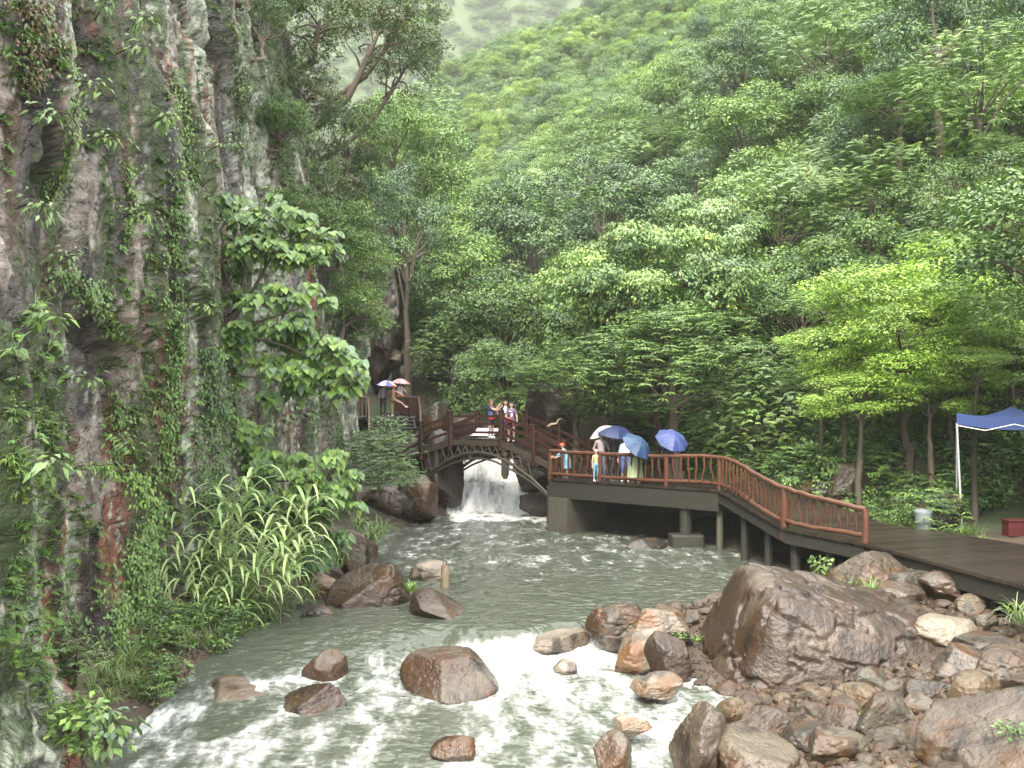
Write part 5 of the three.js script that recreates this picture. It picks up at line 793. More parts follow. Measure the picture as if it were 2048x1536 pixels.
// platform and boardwalk
const F = [V(1.3, 1.95, -37.1), V(6.44, 1.95, -31.5), V(7.2, 1.3, -26.6), V(8.4, 1.23, -24), V(9.25, 1.22, -18), V(9.9, 1.22, -12)], K = [V(3.1, 1.95, -39.6), V(8.9, 1.95, -33.6), V(10.3, 1.3, -27.6), V(11.6, 1.23, -25.4), V(13.6, 1.22, -19), V(14.4, 1.22, -12)];
{
  const P = thing('boardwalk', 'dark wet plank boardwalk on concrete piers along the pool', 'boardwalk', V(0, 0, 0)); let n = 0;
  for (let s = 0; s < 5; s++) { const L = F[s].distanceTo(F[s + 1]), m = Math.round(L / 0.27), g = 0.012 / L; for (let k = 0; k < m; k++, n++) { const a = k / m + g, b = (k + 1) / m - g, w = 0.006 * (hash(n, 5) - 0.5), lift = (v) => { v.y += w; return v; }; part('plank', slabGeo(lift(F[s].clone().lerp(F[s + 1], a)), lift(F[s].clone().lerp(F[s + 1], b)), lift(K[s].clone().lerp(K[s + 1], b)), lift(K[s].clone().lerp(K[s + 1], a)), 0.07), plankMats[Math.floor(hash(n, 9) * 3)], P); } }
  const below = (v, y, inn = 0.06) => V(v.x + inn, v.y - y, v.z);
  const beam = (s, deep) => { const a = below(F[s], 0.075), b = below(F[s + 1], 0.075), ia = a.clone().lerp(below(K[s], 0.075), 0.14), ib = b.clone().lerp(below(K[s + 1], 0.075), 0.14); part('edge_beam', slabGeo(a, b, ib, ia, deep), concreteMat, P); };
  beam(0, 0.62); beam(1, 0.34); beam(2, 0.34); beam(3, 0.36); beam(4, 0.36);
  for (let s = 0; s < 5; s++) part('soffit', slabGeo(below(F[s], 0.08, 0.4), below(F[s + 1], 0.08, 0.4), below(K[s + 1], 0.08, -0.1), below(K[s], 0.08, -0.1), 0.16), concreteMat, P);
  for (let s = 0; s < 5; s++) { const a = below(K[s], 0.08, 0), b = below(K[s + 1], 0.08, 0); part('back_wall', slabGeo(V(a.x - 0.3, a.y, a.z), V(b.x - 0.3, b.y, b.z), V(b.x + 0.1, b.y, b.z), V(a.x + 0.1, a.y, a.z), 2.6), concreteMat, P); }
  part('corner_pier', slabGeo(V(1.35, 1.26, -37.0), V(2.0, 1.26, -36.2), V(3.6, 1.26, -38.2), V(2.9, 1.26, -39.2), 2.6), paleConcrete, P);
  for (const [s, f, r, foot] of [[0, 0.81, 0.2, 1], [0, 0.985, 0.11, 0], [1, 0.35, 0.12, 0], [1, 0.69, 0.12, 0], [2, 0.03, 0.13, 0], [2, 0.5, 0.12, 0], [3, 0.02, 0.12, 0], [3, 0.4, 0.13, 0], [3, 0.75, 0.13, 0]]) {
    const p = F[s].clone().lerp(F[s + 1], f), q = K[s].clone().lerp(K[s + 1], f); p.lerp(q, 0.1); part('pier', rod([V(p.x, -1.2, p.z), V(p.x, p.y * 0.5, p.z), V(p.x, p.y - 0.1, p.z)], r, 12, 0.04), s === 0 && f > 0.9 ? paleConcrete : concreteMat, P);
    const q2 = p.clone().lerp(q, 0.75); part('pier', rod([V(q2.x, -1.2, q2.z), V(q2.x, p.y - 0.1, q2.z)], r, 10, 0.04), concreteMat, P);
    if (foot) part('footing', boxGeo(1.05, 1.5, 0.9, 0.05, p.x, -0.35, p.z), concreteMat, P);
  }
  // the rustic railing of moulded branches
  const R = thing('branch_railing', 'red brown railing of crooked branches along the platform edge', 'railing', V(0, 0, 0)), line = new THREE.CurvePath(), r = rng(8);
  const foot = [F[0], F[0].clone().lerp(F[1], 0.33), F[0].clone().lerp(F[1], 0.72), F[1], F[1].clone().lerp(F[2], 0.98), F[3]].map((p) => p.clone().add(V(0.12, 0, -0.12))), H = [1.0, 0.98, 0.98, 1.0, 1.03, 0.78];
  const wob = (pts, j) => { const c = new THREE.CatmullRomCurve3(pts).getPoints(60); return c.map((p, k) => V(p.x + j * (hash(k, 3) - 0.5), p.y + j * (hash(k, 4) - 0.5), p.z + j * (hash(k, 5) - 0.5))); };
  part('handrail', rod(wob(foot.map((p, k) => V(p.x, p.y + H[k], p.z)), 0.03), 0.07, 9, 0.2), logMat, R);
  part('bottom_rail', rod(wob(foot.map((p) => V(p.x, p.y + 0.16, p.z)), 0.03), 0.065, 9, 0.2), logMat, R);
  foot.forEach((p, k) => part('post', rod([V(p.x, p.y - (k > 2 ? 0.35 : 0.1), p.z), V(p.x + 0.015, p.y + 0.4, p.z), V(p.x, p.y + H[k] + 0.02, p.z)], [0.1, k === 4 ? 0.13 : 0.085, 0.075], 9, 0.14), logMat, R));
  for (let s = 0; s < 5; s++) { const L = foot[s].distanceTo(foot[s + 1]), m = Math.max(4, Math.round(L / 0.31)); for (let k = 1; k < m; k++) { const f = k / m, p = foot[s].clone().lerp(foot[s + 1], f), h = lerp(H[s], H[s + 1], f), a = (r() - 0.5) * 0.12, b = (r() - 0.5) * 0.14, u = V().subVectors(foot[s + 1], foot[s]).normalize(); const pt = (w, y) => V(p.x + u.x * w, p.y + y, p.z + u.z * w); part('baluster', rod([pt(a, 0.15), pt(b, h * 0.4), pt(-b * 0.7, h * 0.68), pt(a * 0.3, h)], [0.038, 0.032, 0.04, 0.034], 7, 0.3), logMat, R); } }
  const R2 = thing('branch_railing', 'branch railing closing the platform end beside the bridge', 'railing', V(0, 0, 0)), e0 = foot[0].clone(), e1 = V(2.1, 1.95, -38.2);
  part('handrail', rod([e0, e1].map((p) => V(p.x, p.y + 0.98, p.z)), 0.05, 8, 0.1), logMat, R2); for (let k = 1; k < 5; k++) { const p = e0.clone().lerp(e1, k / 5); part('baluster', rod([V(p.x, p.y, p.z), V(p.x + 0.03, p.y + 0.5, p.z), V(p.x, p.y + 0.98, p.z)], 0.028, 7, 0.25), logMat, R2); }
}
{ // canopy tent
  const T = thing('canopy_tent', 'blue canopy tent on thin grey poles at the back of the boardwalk', 'tent', V(12.72, 0, -28.6), 0), grey = new THREE.MeshStandardMaterial({ color: C(0.5, 0.52, 0.53), metalness: 0.4, roughness: 0.4 }), blue = new THREE.MeshPhysicalMaterial({ color: C(0.012, 0.042, 0.17), roughness: 0.6, transmission: 0.15, thickness: 0, side: THREE.DoubleSide });
  const cs = [V(0, 4.06, 0), V(2.7, 4.06, 1.2), V(3.9, 4.06, -1.5), V(1.2, 4.06, -2.7)], mid = V(1.95, 4.55, -0.75);
  cs.forEach((c, k) => { part('pole', rod([V(c.x + 0.16 * (k === 0), ground(12.72 + c.x, 28.6 - c.z) - 0.1, c.z), c], 0.032, 8), grey, T); });
  cs.forEach((c, k) => { const n = cs[(k + 1) % 4], m = 10;
    const g = sheet(m + 1, m + 1, (i, j) => { const a = i / m, b = j / m, e = c.clone().lerp(n, a), sag = 0.16 * Math.sin(Math.PI * a) * (1 - b); const p = e.lerp(mid, b); return [p.x, p.y + 0.3 * (1 - b) - sag - 0.28 * Math.sin(Math.PI * b) * 0.6 , p.z]; }); part('roof_panel', g, blue, T);
    const v = sheet(m + 1, 4, (i, j) => { const a = i / m, e = c.clone().lerp(n, a); return [e.x, e.y + 0.3 - 0.16 * Math.sin(Math.PI * a) - 0.32 * (j / 3), e.z]; }); part('valance', v, blue, T);
    part('cross_bar', rod([V(c.x, c.y - 0.06, c.z), c.clone().lerp(n, 0.25).add(V(0, -0.2, 0)), c.clone().lerp(n, 0.5).add(V(0, -0.02, 0)), c.clone().lerp(n, 0.75).add(V(0, -0.2, 0)), V(n.x, n.y - 0.06, n.z)], 0.016, 6), grey, T); });
  const bin = thing('litter_bin', 'grey litter bin standing beside the brown boulder', 'bin', onGround(11.6, 28.2, 0)); bin.position.y = at(1846, 1066, 28.2).y; part('body', new THREE.LatheGeometry([[0, 0], [0.2, 0], [0.235, 0.55], [0.25, 0.56], [0.25, 0.6], [0.22, 0.6]].map(([x, y]) => new THREE.Vector2(x, y)), 18), new THREE.MeshStandardMaterial({ color: C(0.16, 0.19, 0.2), roughness: 0.6 }), bin); part('lid', new THREE.LatheGeometry([[0.255, 0.6], [0.255, 0.63], [0.16, 0.68], [0, 0.69]].map(([x, y]) => new THREE.Vector2(x, y)), 18), new THREE.MeshStandardMaterial({ color: C(0.13, 0.15, 0.16), roughness: 0.6 }), bin);
  const red = thing('plastic_crate', 'dull red plastic crate under the blue canopy', 'crate', at(2030, 1052, 27.5)), rm = new THREE.MeshStandardMaterial({ color: C(0.07, 0.008, 0.008), roughness: 0.5 }); part('body', boxGeo(0.55, 0.42, 0.4, 0.02, 0, 0.21, 0), rm, red); part('rim', boxGeo(0.6, 0.05, 0.45, 0.015, 0, 0.44, 0), rm, red); part('rib', boxGeo(0.57, 0.03, 0.42, 0.01, 0, 0.24, 0), rm, red);
  red.position.y = ground(red.position.x, 27.5) - 0.01;
}
{ // concrete stub with bent reinforcing bars, standing in the pool
  const s = thing('concrete_stub', 'broken concrete pile stub with rusty rods standing in the pool', 'pile', at(890, 1172, 25.1)); s.position.y = 0;
  part('pile', rod([V(0, -1.2, 0), V(0, 0.1, 0), V(0, 0.12, 0), V(0.005, 0.52, 0)], [0.115, 0.115, 0.105, 0.102], 14, 0.05), new THREE.MeshStandardMaterial({ color: C(0.25, 0.19, 0.125), map: tiled(speckTex, 0.4), roughness: 0.7, bumpMap: tiled(grainTex, 0.3), bumpScale: 0.012 }), s);
  for (const [x, z, e] of [[-0.04, 0.02, -0.02], [0.02, -0.03, 0.05], [0.05, 0.03, 0.09]]) part('rod', rod([V(x, 0.45, z), V(x, 0.6, z), V(x + e, 0.74, z)], 0.009, 6), new THREE.MeshStandardMaterial({ color: C(0.06, 0.035, 0.025), roughness: 0.8 }), s);
  const w = solo('driftwood', rod([V(-0.3, 0, 0), V(-0.12, 0.1, 0.02), V(0.1, 0.12, 0), V(0.2, 0.3, 0), V(0.34, 0.33, 0)], [0.05, 0.06, 0.05, 0.035, 0.015], 8, 0.3), new THREE.MeshStandardMaterial({ color: C(0.42, 0.33, 0.23), roughness: 0.7 }), 'pale crooked piece of driftwood lying across the bridge railing', 'driftwood'); w.position.copy(V(2.75, 3.9, -1.8).applyAxisAngle(V(0, 1, 0), -0.644).add(V(-1.53, -0.08, -41.5))); w.rotation.y = -0.5;
}
// ------------------------------------------------------------------ people and umbrellas
const skin = [0.4, 0.255, 0.19];
const bodyMat = new THREE.MeshStandardMaterial({ vertexColors: true, roughness: 0.75 });
const clothMats = new Map();
const cloth = (c) => { const k = c.join(); if (!clothMats.has(k)) clothMats.set(k, new THREE.MeshStandardMaterial({ color: C(...c), roughness: 0.8, side: THREE.DoubleSide })); return clothMats.get(k); };
function handGeo(mb, wrist, dir, palmN, c, grip) {                 // palm and five separate, unequal fingers, curled when they hold something
  const d = dir.clone().normalize(), n = palmN.clone().addScaledVector(d, -palmN.dot(d)).normalize(), s = V().crossVectors(d, n), at2 = (a, b, e) => wrist.clone().addScaledVector(d, a).addScaledVector(s, b).addScaledVector(n, e);
  mb.tube([wrist, at2(0.03, 0, 0), at2(0.08, 0, 0)], [0.022, 0.034, 0.032], c, 7);
  [[-0.027, 0.068], [-0.009, 0.078], [0.009, 0.074], [0.026, 0.058]].forEach(([o, L]) => { const k = grip ? 1 : 0.3; mb.tube([at2(0.075, o, 0), at2(0.075 + L * 0.45, o, k * 0.022), at2(0.075 + L * (grip ? 0.45 : 0.8), o, k * 0.05), at2(0.075 + L * (grip ? 0.15 : 1), o, k * 0.06)], [0.0105, 0.01, 0.009, 0.0075], c, 5); });
  mb.tube([at2(0.02, 0.028, 0), at2(0.05, 0.055, 0.018), at2(0.08, 0.06, 0.035)], [0.013, 0.011, 0.008], c, 5);
}
// a person H metres tall facing +z; pose gives directions of limbs
function person(label, o) {
  const { p, turn = 0, H = 1.62, top = [0.3, 0.3, 0.3], sleeve = 0.45, bottom = [0.06, 0.08, 0.15], legs = 0.95, shoe = [0.75, 0.75, 0.75], hair = [0.02, 0.015, 0.012], long = 0, lean = 0, pose = {}, group } = o, u = H / 1.62;
  const t = thing('person', label, 'person', p, turn, group), L = (x, y, z) => V(x * u, y * u, z * u);
  const hip = L(0, 0.84, 0), tl = V(0, Math.cos(lean), Math.sin(lean)), chest = hip.clone().addScaledVector(tl, 0.38 * u), neck = hip.clone().addScaledVector(tl, 0.52 * u), hd = V(0, Math.cos(lean * 0.7), Math.sin(lean * 0.7)), head = neck.clone().addScaledVector(hd, 0.15 * u);
  const bones = [], B = (a, b, ra, rb, col, fl = 1) => bones.push({ a, b, ra: ra * u, rb: rb * u, col });
  const nm = (v) => V(...v).normalize();
  const shoulders = [1, -1].map((s) => chest.clone().addScaledVector(tl, 0.06 * u).add(L(s * 0.155, 0, 0)));
  B(L(-0.06, 0.85, 0), L(0.06, 0.85, 0), 0.115, 0.115, () => bottom); B(hip, chest, 0.115, 0.13, (f) => f < 0.12 ? bottom : top); B(shoulders[0].clone().lerp(shoulders[1], 0.25), shoulders[0].clone().lerp(shoulders[1], 0.75), 0.085, 0.085, () => top);
  B(chest, neck, 0.1, 0.05, (f) => f > 0.85 ? skin : top); B(neck, head, 0.045, 0.05, () => skin); B(head.clone().addScaledVector(hd, 0.02 * u), head.clone().addScaledVector(hd, -0.035 * u).add(L(0, 0, 0.018)), 0.092, 0.068, () => skin);
  B(head.clone().add(L(0, -0.005, 0.085)), head.clone().add(L(0, -0.02, 0.1)), 0.012, 0.014, () => skin);
  for (const s of [1, -1]) B(head.clone().add(L(s * 0.088, -0.01, -0.005)), head.clone().add(L(s * 0.092, 0.01, -0.01)), 0.016, 0.018, () => skin);
  const hands = new MB();
  [0, 1].forEach((k) => { const s = k ? -1 : 1, [ua, fa] = pose.arms?.[k] ?? [[s * 0.25, -1, 0.05], [s * 0.1, -1, 0.25]], el = shoulders[k].clone().addScaledVector(nm(ua), 0.27 * u), wr = el.clone().addScaledVector(nm(fa), 0.235 * u);
    B(shoulders[k], el, 0.052, 0.04, (f) => f < sleeve * 2 ? top : skin); B(el, wr, 0.039, 0.027, (f) => 0.5 + f / 2 < sleeve ? top : skin); handGeo(hands, wr.clone().addScaledVector(nm(fa), -0.01), nm(fa), V(-s * 0.8, 0.1, 0.6), skin, pose.grip?.[k]); t.userData['hand' + k] = wr.clone().addScaledVector(nm(fa), 0.06 * u); });
  [0, 1].forEach((k) => { const s = k ? -1 : 1, [th, ca] = pose.legs?.[k] ?? [[s * 0.06, -1, 0.03], [s * 0.01, -1, -0.04]], hj = L(s * 0.085, 0.83, 0), kn = hj.clone().addScaledVector(nm(th), 0.4 * u), an = kn.clone().addScaledVector(nm(ca), 0.375 * u), cN = nm(ca), fw = V(0, 0, 1).addScaledVector(cN, -cN.z).normalize();
    B(hj, kn, 0.086, 0.056, (f) => f * 0.5 < legs ? bottom : skin); B(kn, an, 0.054, 0.036, (f) => 0.5 + f * 0.5 < legs ? bottom : skin); B(an.clone().addScaledVector(cN, 0.02 * u).addScaledVector(fw, -0.02 * u), an.clone().addScaledVector(cN, 0.03 * u).addScaledVector(fw, 0.13 * u), 0.042, 0.034, () => shoe); });
  // one continuous skin round all bones
  const box = new THREE.Box3(); bones.forEach((b) => { box.expandByPoint(b.a); box.expandByPoint(b.b); }); box.expandByScalar(0.16 * u);
  const c = box.getCenter(V()), half = Math.max(...box.getSize(V()).toArray()) / 2, N = 84, mc = new MarchingCubes(N, bodyMat, false, false, 60000), field = new Float32Array(N ** 3).fill(1), hN = N / 2, kk = 0.022 * u;
  const ab = V(), q = V();
  const dist = (b, x, y, z) => { ab.subVectors(b.b, b.a); const f = clamp(((x - b.a.x) * ab.x + (y - b.a.y) * ab.y + (z - b.a.z) * ab.z) / Math.max(1e-9, ab.lengthSq()), 0, 1); return [Math.hypot(x - b.a.x - ab.x * f, y - b.a.y - ab.y * f, z - b.a.z - ab.z * f) - lerp(b.ra, b.rb, f), f]; };
  for (const b of bones) {
    const R = Math.max(b.ra, b.rb) + 0.06, lo = ['x', 'y', 'z'].map((e) => Math.max(1, Math.floor((Math.min(b.a[e], b.b[e]) - R - c[e]) / half * hN + hN))), hi = ['x', 'y', 'z'].map((e) => Math.min(N - 2, Math.ceil((Math.max(b.a[e], b.b[e]) + R - c[e]) / half * hN + hN)));
    for (let z = lo[2]; z <= hi[2]; z++) for (let y = lo[1]; y <= hi[1]; y++) for (let x = lo[0]; x <= hi[0]; x++) { const i = z * N * N + y * N + x, d1 = field[i], d2 = dist(b, (x - hN) / hN * half + c.x, (y - hN) / hN * half + c.y, (z - hN) / hN * half + c.z)[0], h = Math.max(kk - Math.abs(d1 - d2), 0) / kk; field[i] = Math.min(d1, d2) - h * h * kk * 0.25; }
  }
  for (let i = 0; i < field.length; i++) mc.field[i] = -field[i];
  mc.isolation = 0; mc.update();
  const n = mc.count, pos = new Float32Array(n * 3), nor = mc.normalArray.slice(0, n * 3), col = new Float32Array(n * 3);
  for (let i = 0; i < n; i++) { const x = mc.positionArray[i * 3] * half + c.x, y = mc.positionArray[i * 3 + 1] * half + c.y, z = mc.positionArray[i * 3 + 2] * half + c.z; pos.set([x, y, z], i * 3); let best = 9, cc = skin; for (const b of bones) { const [d, f] = dist(b, x, y, z); if (d < best) { best = d; cc = b.col(f); } } col.set(cc, i * 3); }
  const g = new THREE.BufferGeometry(); g.setAttribute('position', new THREE.BufferAttribute(pos, 3)); g.setAttribute('normal', new THREE.BufferAttribute(nor, 3)); g.setAttribute('color', new THREE.BufferAttribute(col, 3));
  const hg = hands.geo(); hg.deleteAttribute('uv'); part('body', mergeGeometries([g, hg.toNonIndexed()]), bodyMat, t);
  // hair, eyes
  if (hair) { const hb = new THREE.SphereGeometry(0.103 * u, 18, 12, 0, 6.2832, 0, 1.75), pp = hb.attributes.position; for (let i = 0; i < pp.count; i++) if (pp.getZ(i) > 0 && pp.getY(i) < 0.008 * u) pp.setZ(i, pp.getZ(i) * 0.3); hb.rotateX(-0.25); hb.translate(0, 0.022 * u, -0.008 * u); hb.computeVertexNormals();
    const h = part('hair', hb, cloth(hair), t); h.position.copy(head); 
    if (long) { const lg = new THREE.LatheGeometry([[0.02, -long], [0.085, -long + 0.04], [0.1, -long * 0.5], [0.1, -0.03], [0.09, 0.02]].map(([x, y]) => new THREE.Vector2(x * u, y * u)), 14, Math.PI * 0.42, Math.PI * 1.16); lg.scale(1.05, 1, 0.95); const m = part('long_hair', lg, cloth(hair), t); m.position.copy(head).add(V(0, 0, -0.012)); m.rotation.x = lean * 0.5; } }
  for (const s of [1, -1]) { const e = part('eye', new THREE.SphereGeometry(0.011 * u, 8, 6), cloth([0.015, 0.012, 0.01]), t); e.position.copy(head).add(L(s * 0.032, 0.008, 0.082)); }
  const m = part('mouth', boxGeo(0.04 * u, 0.009 * u, 0.01 * u, 0.002), cloth([0.35, 0.1, 0.09]), t); m.position.copy(head).add(L(0, -0.056, 0.078));
  return { t, head, u, hip, chest, L };
}
function cap(P, c, turn = 0) { const g = new THREE.SphereGeometry(0.112 * P.u, 18, 9, 0, 6.2832, 0, 1.5), m = part('cap', g, cloth(c), P.t); m.position.copy(P.head).add(V(0, 0.02, 0)); m.rotation.y = turn; const b = new THREE.CylinderGeometry(0.1 * P.u, 0.1 * P.u, 0.012, 18, 1, false, -1.3, 2.6); b.scale(1, 1, 1.15); b.translate(0, 0.015, 0.075 * P.u); part('cap_brim', b, cloth(c), m); return m; }
function gown(P, name, c, profile, parent) { const m = part(name, new THREE.LatheGeometry(profile.map(([x, y]) => new THREE.Vector2(x * P.u, y * P.u)), 22), cloth(c), P.t), q = m.geometry.attributes.position; for (let i = 0; i < q.count; i++) { const a = Math.atan2(q.getZ(i), q.getX(i)), w = 1 + 0.07 * Math.sin(a * 7 + q.getY(i) * 3); q.setX(i, q.getX(i) * w); q.setZ(i, q.getZ(i) * w * 0.82); } m.geometry.computeVertexNormals(); return m; }
const plaid = (a, b, c) => texture(128, 128, (u, v) => { const f = (x) => (x * 8 % 1 < 0.28 ? 1 : x * 8 % 1 > 0.6 && x * 8 % 1 < 0.68 ? 0.7 : 0), s = f(u) * 0.55 + f(v) * 0.55; return s > 0.9 ? c : s > 0.3 ? b : a; }, true);
function umbrella(label, tip, axis, R, mats, len = 0.95) {         // tip: top of the canopy; axis: up the shaft
  const t = thing('umbrella', label, 'umbrella', tip, 0, undefined), up = axis.clone().normalize(); t.quaternion.setFromUnitVectors(V(0, 1, 0), up);
  const dark = cloth([0.05, 0.05, 0.055]), depth = R * 0.48, n = 8, m = 9;
  for (let k = 0; k < n; k++) {
    const a0 = k / n * 2 * Math.PI, a1 = (k + 1) / n * 2 * Math.PI;
    const g = sheet(m, m, (i, j) => { const f = j / (m - 1), e = i / (m - 1), a = lerp(a0, a1, e), dip = 1 - 0.09 * Math.sin(Math.PI * e) * f, r = R * f * dip, y = -depth * (1 - Math.cos(f * 1.35)) / (1 - Math.cos(1.35)) - 0.03 * R * Math.sin(Math.PI * e) * f; return [r * Math.cos(a), y, r * Math.sin(a)]; }, null, (i, j) => [(i / (m - 1) - 0.5) * (j / (m - 1)) * 0.8 + k * 0.25, j / (m - 1)]);
    part('panel', g, mats[k % mats.length], t);
    const rb = []; for (let j = 0; j <= 6; j++) { const f = j / 6; rb.push(V(R * f * Math.cos(a0), -depth * (1 - Math.cos(f * 1.35)) / (1 - Math.cos(1.35)) - 0.012, R * f * Math.sin(a0))); } part('rib', rod(rb, 0.005, 5), dark, t);
  }
  part('shaft', rod([V(0, -len, 0), V(0, 0.06, 0)], 0.009, 6), dark, t); part('handle', rod([V(0, -len - 0.1, 0), V(0, -len + 0.02, 0)], 0.017, 8), dark, t);
  return t;
}
const fab = (c, map) => new THREE.MeshPhysicalMaterial({ color: map ? C(1, 1, 1) : C(...c), ...(map && { map }), roughness: 0.55, transmission: 0.25, thickness: 0, side: THREE.DoubleSide });
{
  const br = (t, w, y = 3.4) => V(t, y, -w).applyAxisAngle(V(0, 1, 0), -0.644).add(V(-1.53, -0.08, -41.5));
  const brg = 'people on the arched bridge', plat = 'people on the platform', lan = 'people on the landing';
  // on the bridge
  let P = person('person with long auburn hair in navy, raising a hand on the bridge', { p: br(0.25, 0.75, 3.42), turn: 1.35, H: 1.6, top: [0.025, 0.04, 0.13], sleeve: 0.12, bottom: [0.035, 0.035, 0.09], legs: 0.36, hair: [0.11, 0.04, 0.02], long: 0.42, pose: { arms: [[[0.15, -0.5, 0.85], [0.0, 0.75, 0.65]], [[-0.15, -0.4, 0.9], [0.05, 0.8, 0.55]]], grip: [1, 1], legs: [[[0.05, -1, 0.12], [0.0, -1, -0.1]], [[-0.05, -1, -0.06], [0, -1, -0.1]]] }, group: brg });
  part('shoulder_bag', new THREE.SphereGeometry(0.12, 16, 10).scale(0.6, 1, 1), cloth([0.42, 0.03, 0.02]), P.t).position.set(-0.19, 0.84, 0.06);
  part('bag_strap', rod([V(-0.2, 0.92, 0.05), V(-0.05, 1.2, 0.14), V(0.12, 1.38, 0.06)], 0.012), cloth([0.42, 0.03, 0.02]), P.t);
  for (const y of [0.98, 1.05]) part('shirt_stripe', new THREE.TorusGeometry(0.128, 0.012, 6, 24).rotateX(1.5708).translate(0, y, 0), cloth([0.12, 0.24, 0.42]), P.t);
  P = person('person in dark cardigan over white top with hands on hips on the bridge', { p: br(1.12, 0.62, 3.39), turn: -0.15, H: 1.6, top: [0.025, 0.022, 0.024], sleeve: 0.5, bottom: [0.05, 0.03, 0.11], legs: 0.42, hair: [0.012, 0.009, 0.008], long: 0.34, pose: { arms: [[[0.75, -0.8, -0.05], [-0.55, -0.7, 0.35]], [[-0.75, -0.8, -0.05], [0.55, -0.7, 0.35]]] }, group: brg });
  part('white_top', new THREE.SphereGeometry(0.1, 16, 12).scale(0.72, 1.6, 0.5), cloth([0.78, 0.77, 0.78]), P.t).position.set(0, 1.2, 0.095); gown(P, 'skirt', [0.06, 0.035, 0.13], [[0.13, 0.92], [0.17, 0.75], [0.2, 0.55]]);
  P = person('person in purple grey t-shirt holding an orange cap on the bridge', { p: br(1.55, 0.45, 3.3), turn: -0.3, H: 1.6, top: [0.13, 0.085, 0.15], sleeve: 0.3, bottom: [0.09, 0.02, 0.03], legs: 0.3, hair: [0.012, 0.009, 0.008], long: 0.26, pose: { arms: [[[0.3, -1, 0.0], [0.08, -1, 0.1]], [[-0.3, -0.95, 0.1], [0.5, -0.45, 0.7]]], grip: [0, 1] }, group: brg });
  const held = part('held_cap', new THREE.SphereGeometry(0.12, 16, 8, 0, 6.2832, 0, 1.6).rotateX(1.2), cloth([0.75, 0.12, 0.06]), P.t); held.position.set(-0.08, 0.86, 0.2); part('shirt_print', boxGeo(0.16, 0.025, 0.01, 0.002, 0, 1.22, 0.135), cloth([0.7, 0.68, 0.72]), P.t); part('shirt_print', boxGeo(0.07, 0.14, 0.01, 0.002, 0.05, 1.08, 0.135), cloth([0.7, 0.6, 0.72]), P.t);
  // on the landing
  const ld = (px, d, y = 4.25) => { const q = at(px, 800, d); q.y = y; return q; };
  P = person('person in grey shirt and black trousers under the blue and white umbrella', { p: ld(766, 50.9), turn: 2.9, H: 1.66, top: [0.2, 0.17, 0.16], bottom: [0.012, 0.014, 0.016], shoe: [0.03, 0.03, 0.03], pose: { arms: [[[0.2, -1, 0], [0.1, -1, 0.2]], [[-0.3, -0.8, 0.5], [-0.05, 0.8, 0.5]]], grip: [0, 1] }, group: lan });
  umbrella('blue and white panelled umbrella on the landing', ld(774, 50.7, 6.05), V(0.08, 1, 0.06), 0.52, [fab([0.8, 0.8, 0.84]), fab([0.13, 0.1, 0.42])], 0.8);
  P = person('person in brown with orange cap, one leg lifted and arms spread, on the landing', { p: ld(787, 50.4), turn: 2.5, H: 1.55, top: [0.25, 0.15, 0.09], sleeve: 0.2, bottom: [0.27, 0.17, 0.1], legs: 0.24, shoe: [0.8, 0.8, 0.8], hair: [0.03, 0.015, 0.01], pose: { arms: [[[0.9, -0.35, 0.1], [0.85, -0.1, 0.2]], [[-0.9, -0.3, 0], [-0.9, -0.45, 0]]], legs: [[[0.02, -1, 0.02], [0.0, -1, -0.03]], [[-0.85, -0.3, 0.2], [-0.8, -0.55, 0.1]]] }, group: lan }); cap(P, [0.72, 0.09, 0.03]);
  P = person('person in white top and orange shorts under the pink umbrella', { p: ld(801, 52.4, 4.45), turn: 2.7, H: 1.6, top: [0.72, 0.7, 0.7], sleeve: 0.4, bottom: [0.62, 0.16, 0.04], legs: 0.3, hair: [0.05, 0.02, 0.015], pose: { arms: [[[0.2, -1, 0.1], [0, -0.6, 0.8]], [[-0.4, -0.8, 0.4], [0.1, 0.8, 0.4]]], grip: [0, 1] }, group: lan });
  umbrella('small pink umbrella on the landing', ld(803, 52.2, 6.2), V(0.1, 1, 0.05), 0.5, [fab([0.72, 0.3, 0.33]), fab([0.8, 0.42, 0.44])], 0.8);
  const st = solo('landing_slab', boxGeo(2.2, 0.18, 2.0, 0.03), plankMats[1], 'raised plank floor at the back of the landing', 'floor'); st.position.copy(ld(806, 53, 4.36)); st.rotation.y = 0.27;
  // on the platform
  const pf = (px, d) => { const q = at(px, 800, d); q.y = 1.955; return q; };
  P = person('child in pale blue raincoat and orange cap leaning on the branch railing', { p: pf(1133, 37.2), turn: -1.2, H: 1.32, top: [0.22, 0.44, 0.58], sleeve: 0.9, bottom: [0.2, 0.42, 0.56], legs: 0.5, lean: 0.35, shoe: [0.1, 0.08, 0.08], pose: { arms: [[[0.15, -0.7, 0.6], [0, -0.3, 0.9]], [[-0.15, -0.7, 0.6], [0, -0.3, 0.9]]] }, group: plat }); cap(P, [0.75, 0.1, 0.03]); gown(P, 'raincoat', [0.2, 0.42, 0.57], [[0.12, 1.12], [0.19, 0.9], [0.24, 0.55], [0.25, 0.45]]);
  P = person('person in mauve grey t-shirt and jeans seen from behind on the platform', { p: pf(1202, 36.0), turn: 3.0, H: 1.74, top: [0.25, 0.215, 0.235], sleeve: 0.32, bottom: [0.09, 0.15, 0.24], legs: 0.97, shoe: [0.3, 0.3, 0.3], lean: 0.12, pose: { arms: [[[0.35, -0.9, 0.25], [-0.1, -0.3, 0.9]], [[-0.35, -0.85, 0.3], [0.2, 0.6, 0.7]]], grip: [0, 1] }, group: plat });
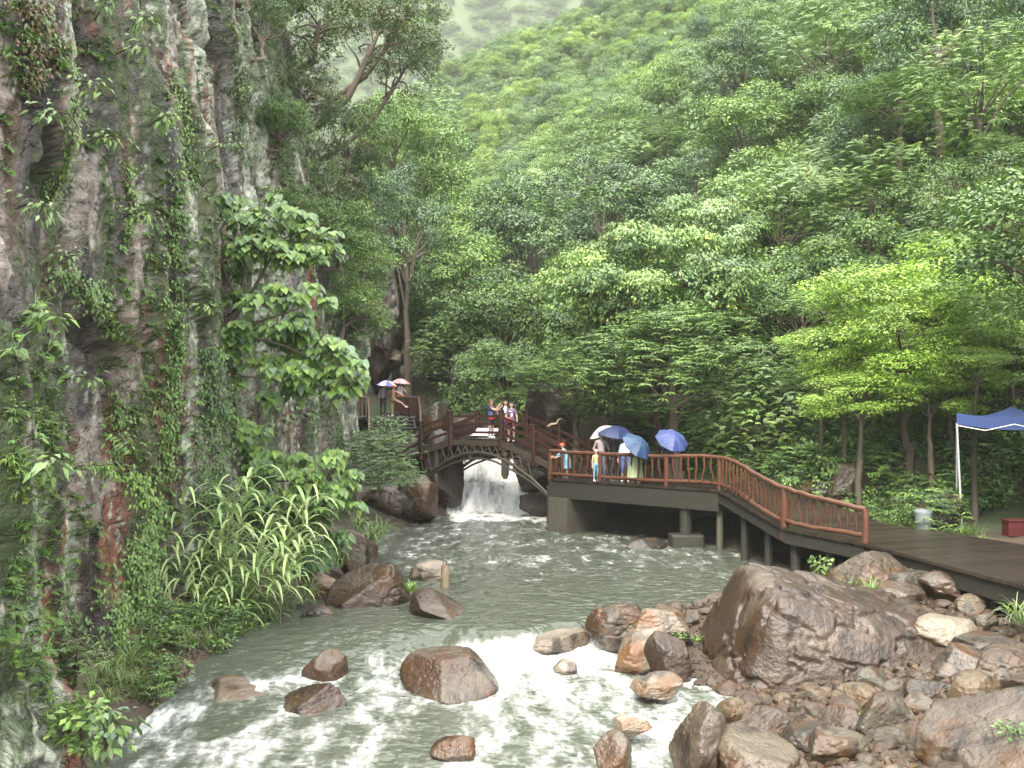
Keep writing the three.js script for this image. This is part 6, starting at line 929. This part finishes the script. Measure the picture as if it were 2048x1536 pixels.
  P = person('child with mauve cap in front of the person in the mauve t-shirt', { p: pf(1192, 35.4), turn: 0.4, H: 1.12, top: [0.34, 0.3, 0.18], sleeve: 0.4, bottom: [0.11, 0.27, 0.33], legs: 0.96, group: plat }); cap(P, [0.42, 0.26, 0.4], 1); 
  P = person('person in dark grey holding the navy umbrella', { p: pf(1226, 36.6), turn: 0.6, H: 1.68, top: [0.09, 0.1, 0.115], bottom: [0.03, 0.035, 0.05], sleeve: 0.5, pose: { arms: [[[0.3, -0.9, 0.3], [-0.1, 0.85, 0.4]], [[-0.2, -1, 0.1], [0, -1, 0.2]]], grip: [1, 0] }, group: plat });
  P = person('person with blue and white towel over the shoulders on the platform', { p: pf(1251, 35.3), turn: -0.3, H: 1.6, top: [0.16, 0.35, 0.6], sleeve: 0.5, bottom: [0.07, 0.13, 0.32], legs: 0.7, hair: [0.03, 0.02, 0.015], group: plat }); gown(P, 'towel', [0.62, 0.68, 0.75], [[0.1, 1.36], [0.2, 1.25], [0.22, 0.98]]);
  P = person('person in long pale green raincoat under the light blue plaid umbrella', { p: pf(1270, 34.4), turn: 2.4, H: 1.58, top: [0.28, 0.34, 0.19], sleeve: 0.9, bottom: [0.28, 0.34, 0.19], legs: 0.5, shoe: [0.6, 0.5, 0.35], pose: { arms: [[[0.4, -0.8, 0.4], [0.2, 0.6, 0.7]], [[-0.2, -1, 0.1], [0, -1, 0.2]]], grip: [1, 0] }, group: plat }); gown(P, 'raincoat', [0.3, 0.36, 0.2], [[0.12, 1.3], [0.19, 1.0], [0.25, 0.6], [0.3, 0.2]]);
  P = person('person in dark clothes hidden behind the tilted plaid umbrella', { p: pf(1340, 33.8), turn: 2.6, H: 1.66, top: [0.03, 0.045, 0.1], bottom: [0.02, 0.022, 0.03], sleeve: 0.5, shoe: [0.03, 0.03, 0.03], pose: { arms: [[[0.5, -0.85, 0.2], [0.4, -0.1, 0.9]], [[-0.3, -0.7, 0.5], [-0.1, 0.7, 0.6]]], grip: [0, 1] }, group: plat });
  umbrella('cream and pink umbrella behind the navy one on the platform', at(1203, 853, 36.4), V(-0.35, 0.9, 0.1), 0.55, [fab([0.8, 0.7, 0.64]), fab([0.76, 0.6, 0.56])]);
  umbrella('navy plaid umbrella held over the group on the platform', at(1236, 852, 35.9), V(0.12, 1, 0.15), 0.72, [fab(null, plaid([0.04, 0.09, 0.25], [0.08, 0.15, 0.36], [0.22, 0.32, 0.52]))]);
  umbrella('light blue plaid umbrella tilted sideways on the platform', at(1284, 881, 33.7), V(0.5, 0.68, 0.55), 0.6, [fab(null, plaid([0.05, 0.14, 0.28], [0.12, 0.26, 0.42], [0.32, 0.48, 0.62]))]);
  umbrella('blue checked umbrella tilted towards the pool on the platform', at(1349, 868, 33.2), V(0.22, 0.75, 0.62), 0.58, [fab(null, plaid([0.08, 0.14, 0.36], [0.18, 0.25, 0.5], [0.38, 0.46, 0.66]))]);
}
renderer.render(scene, camera);
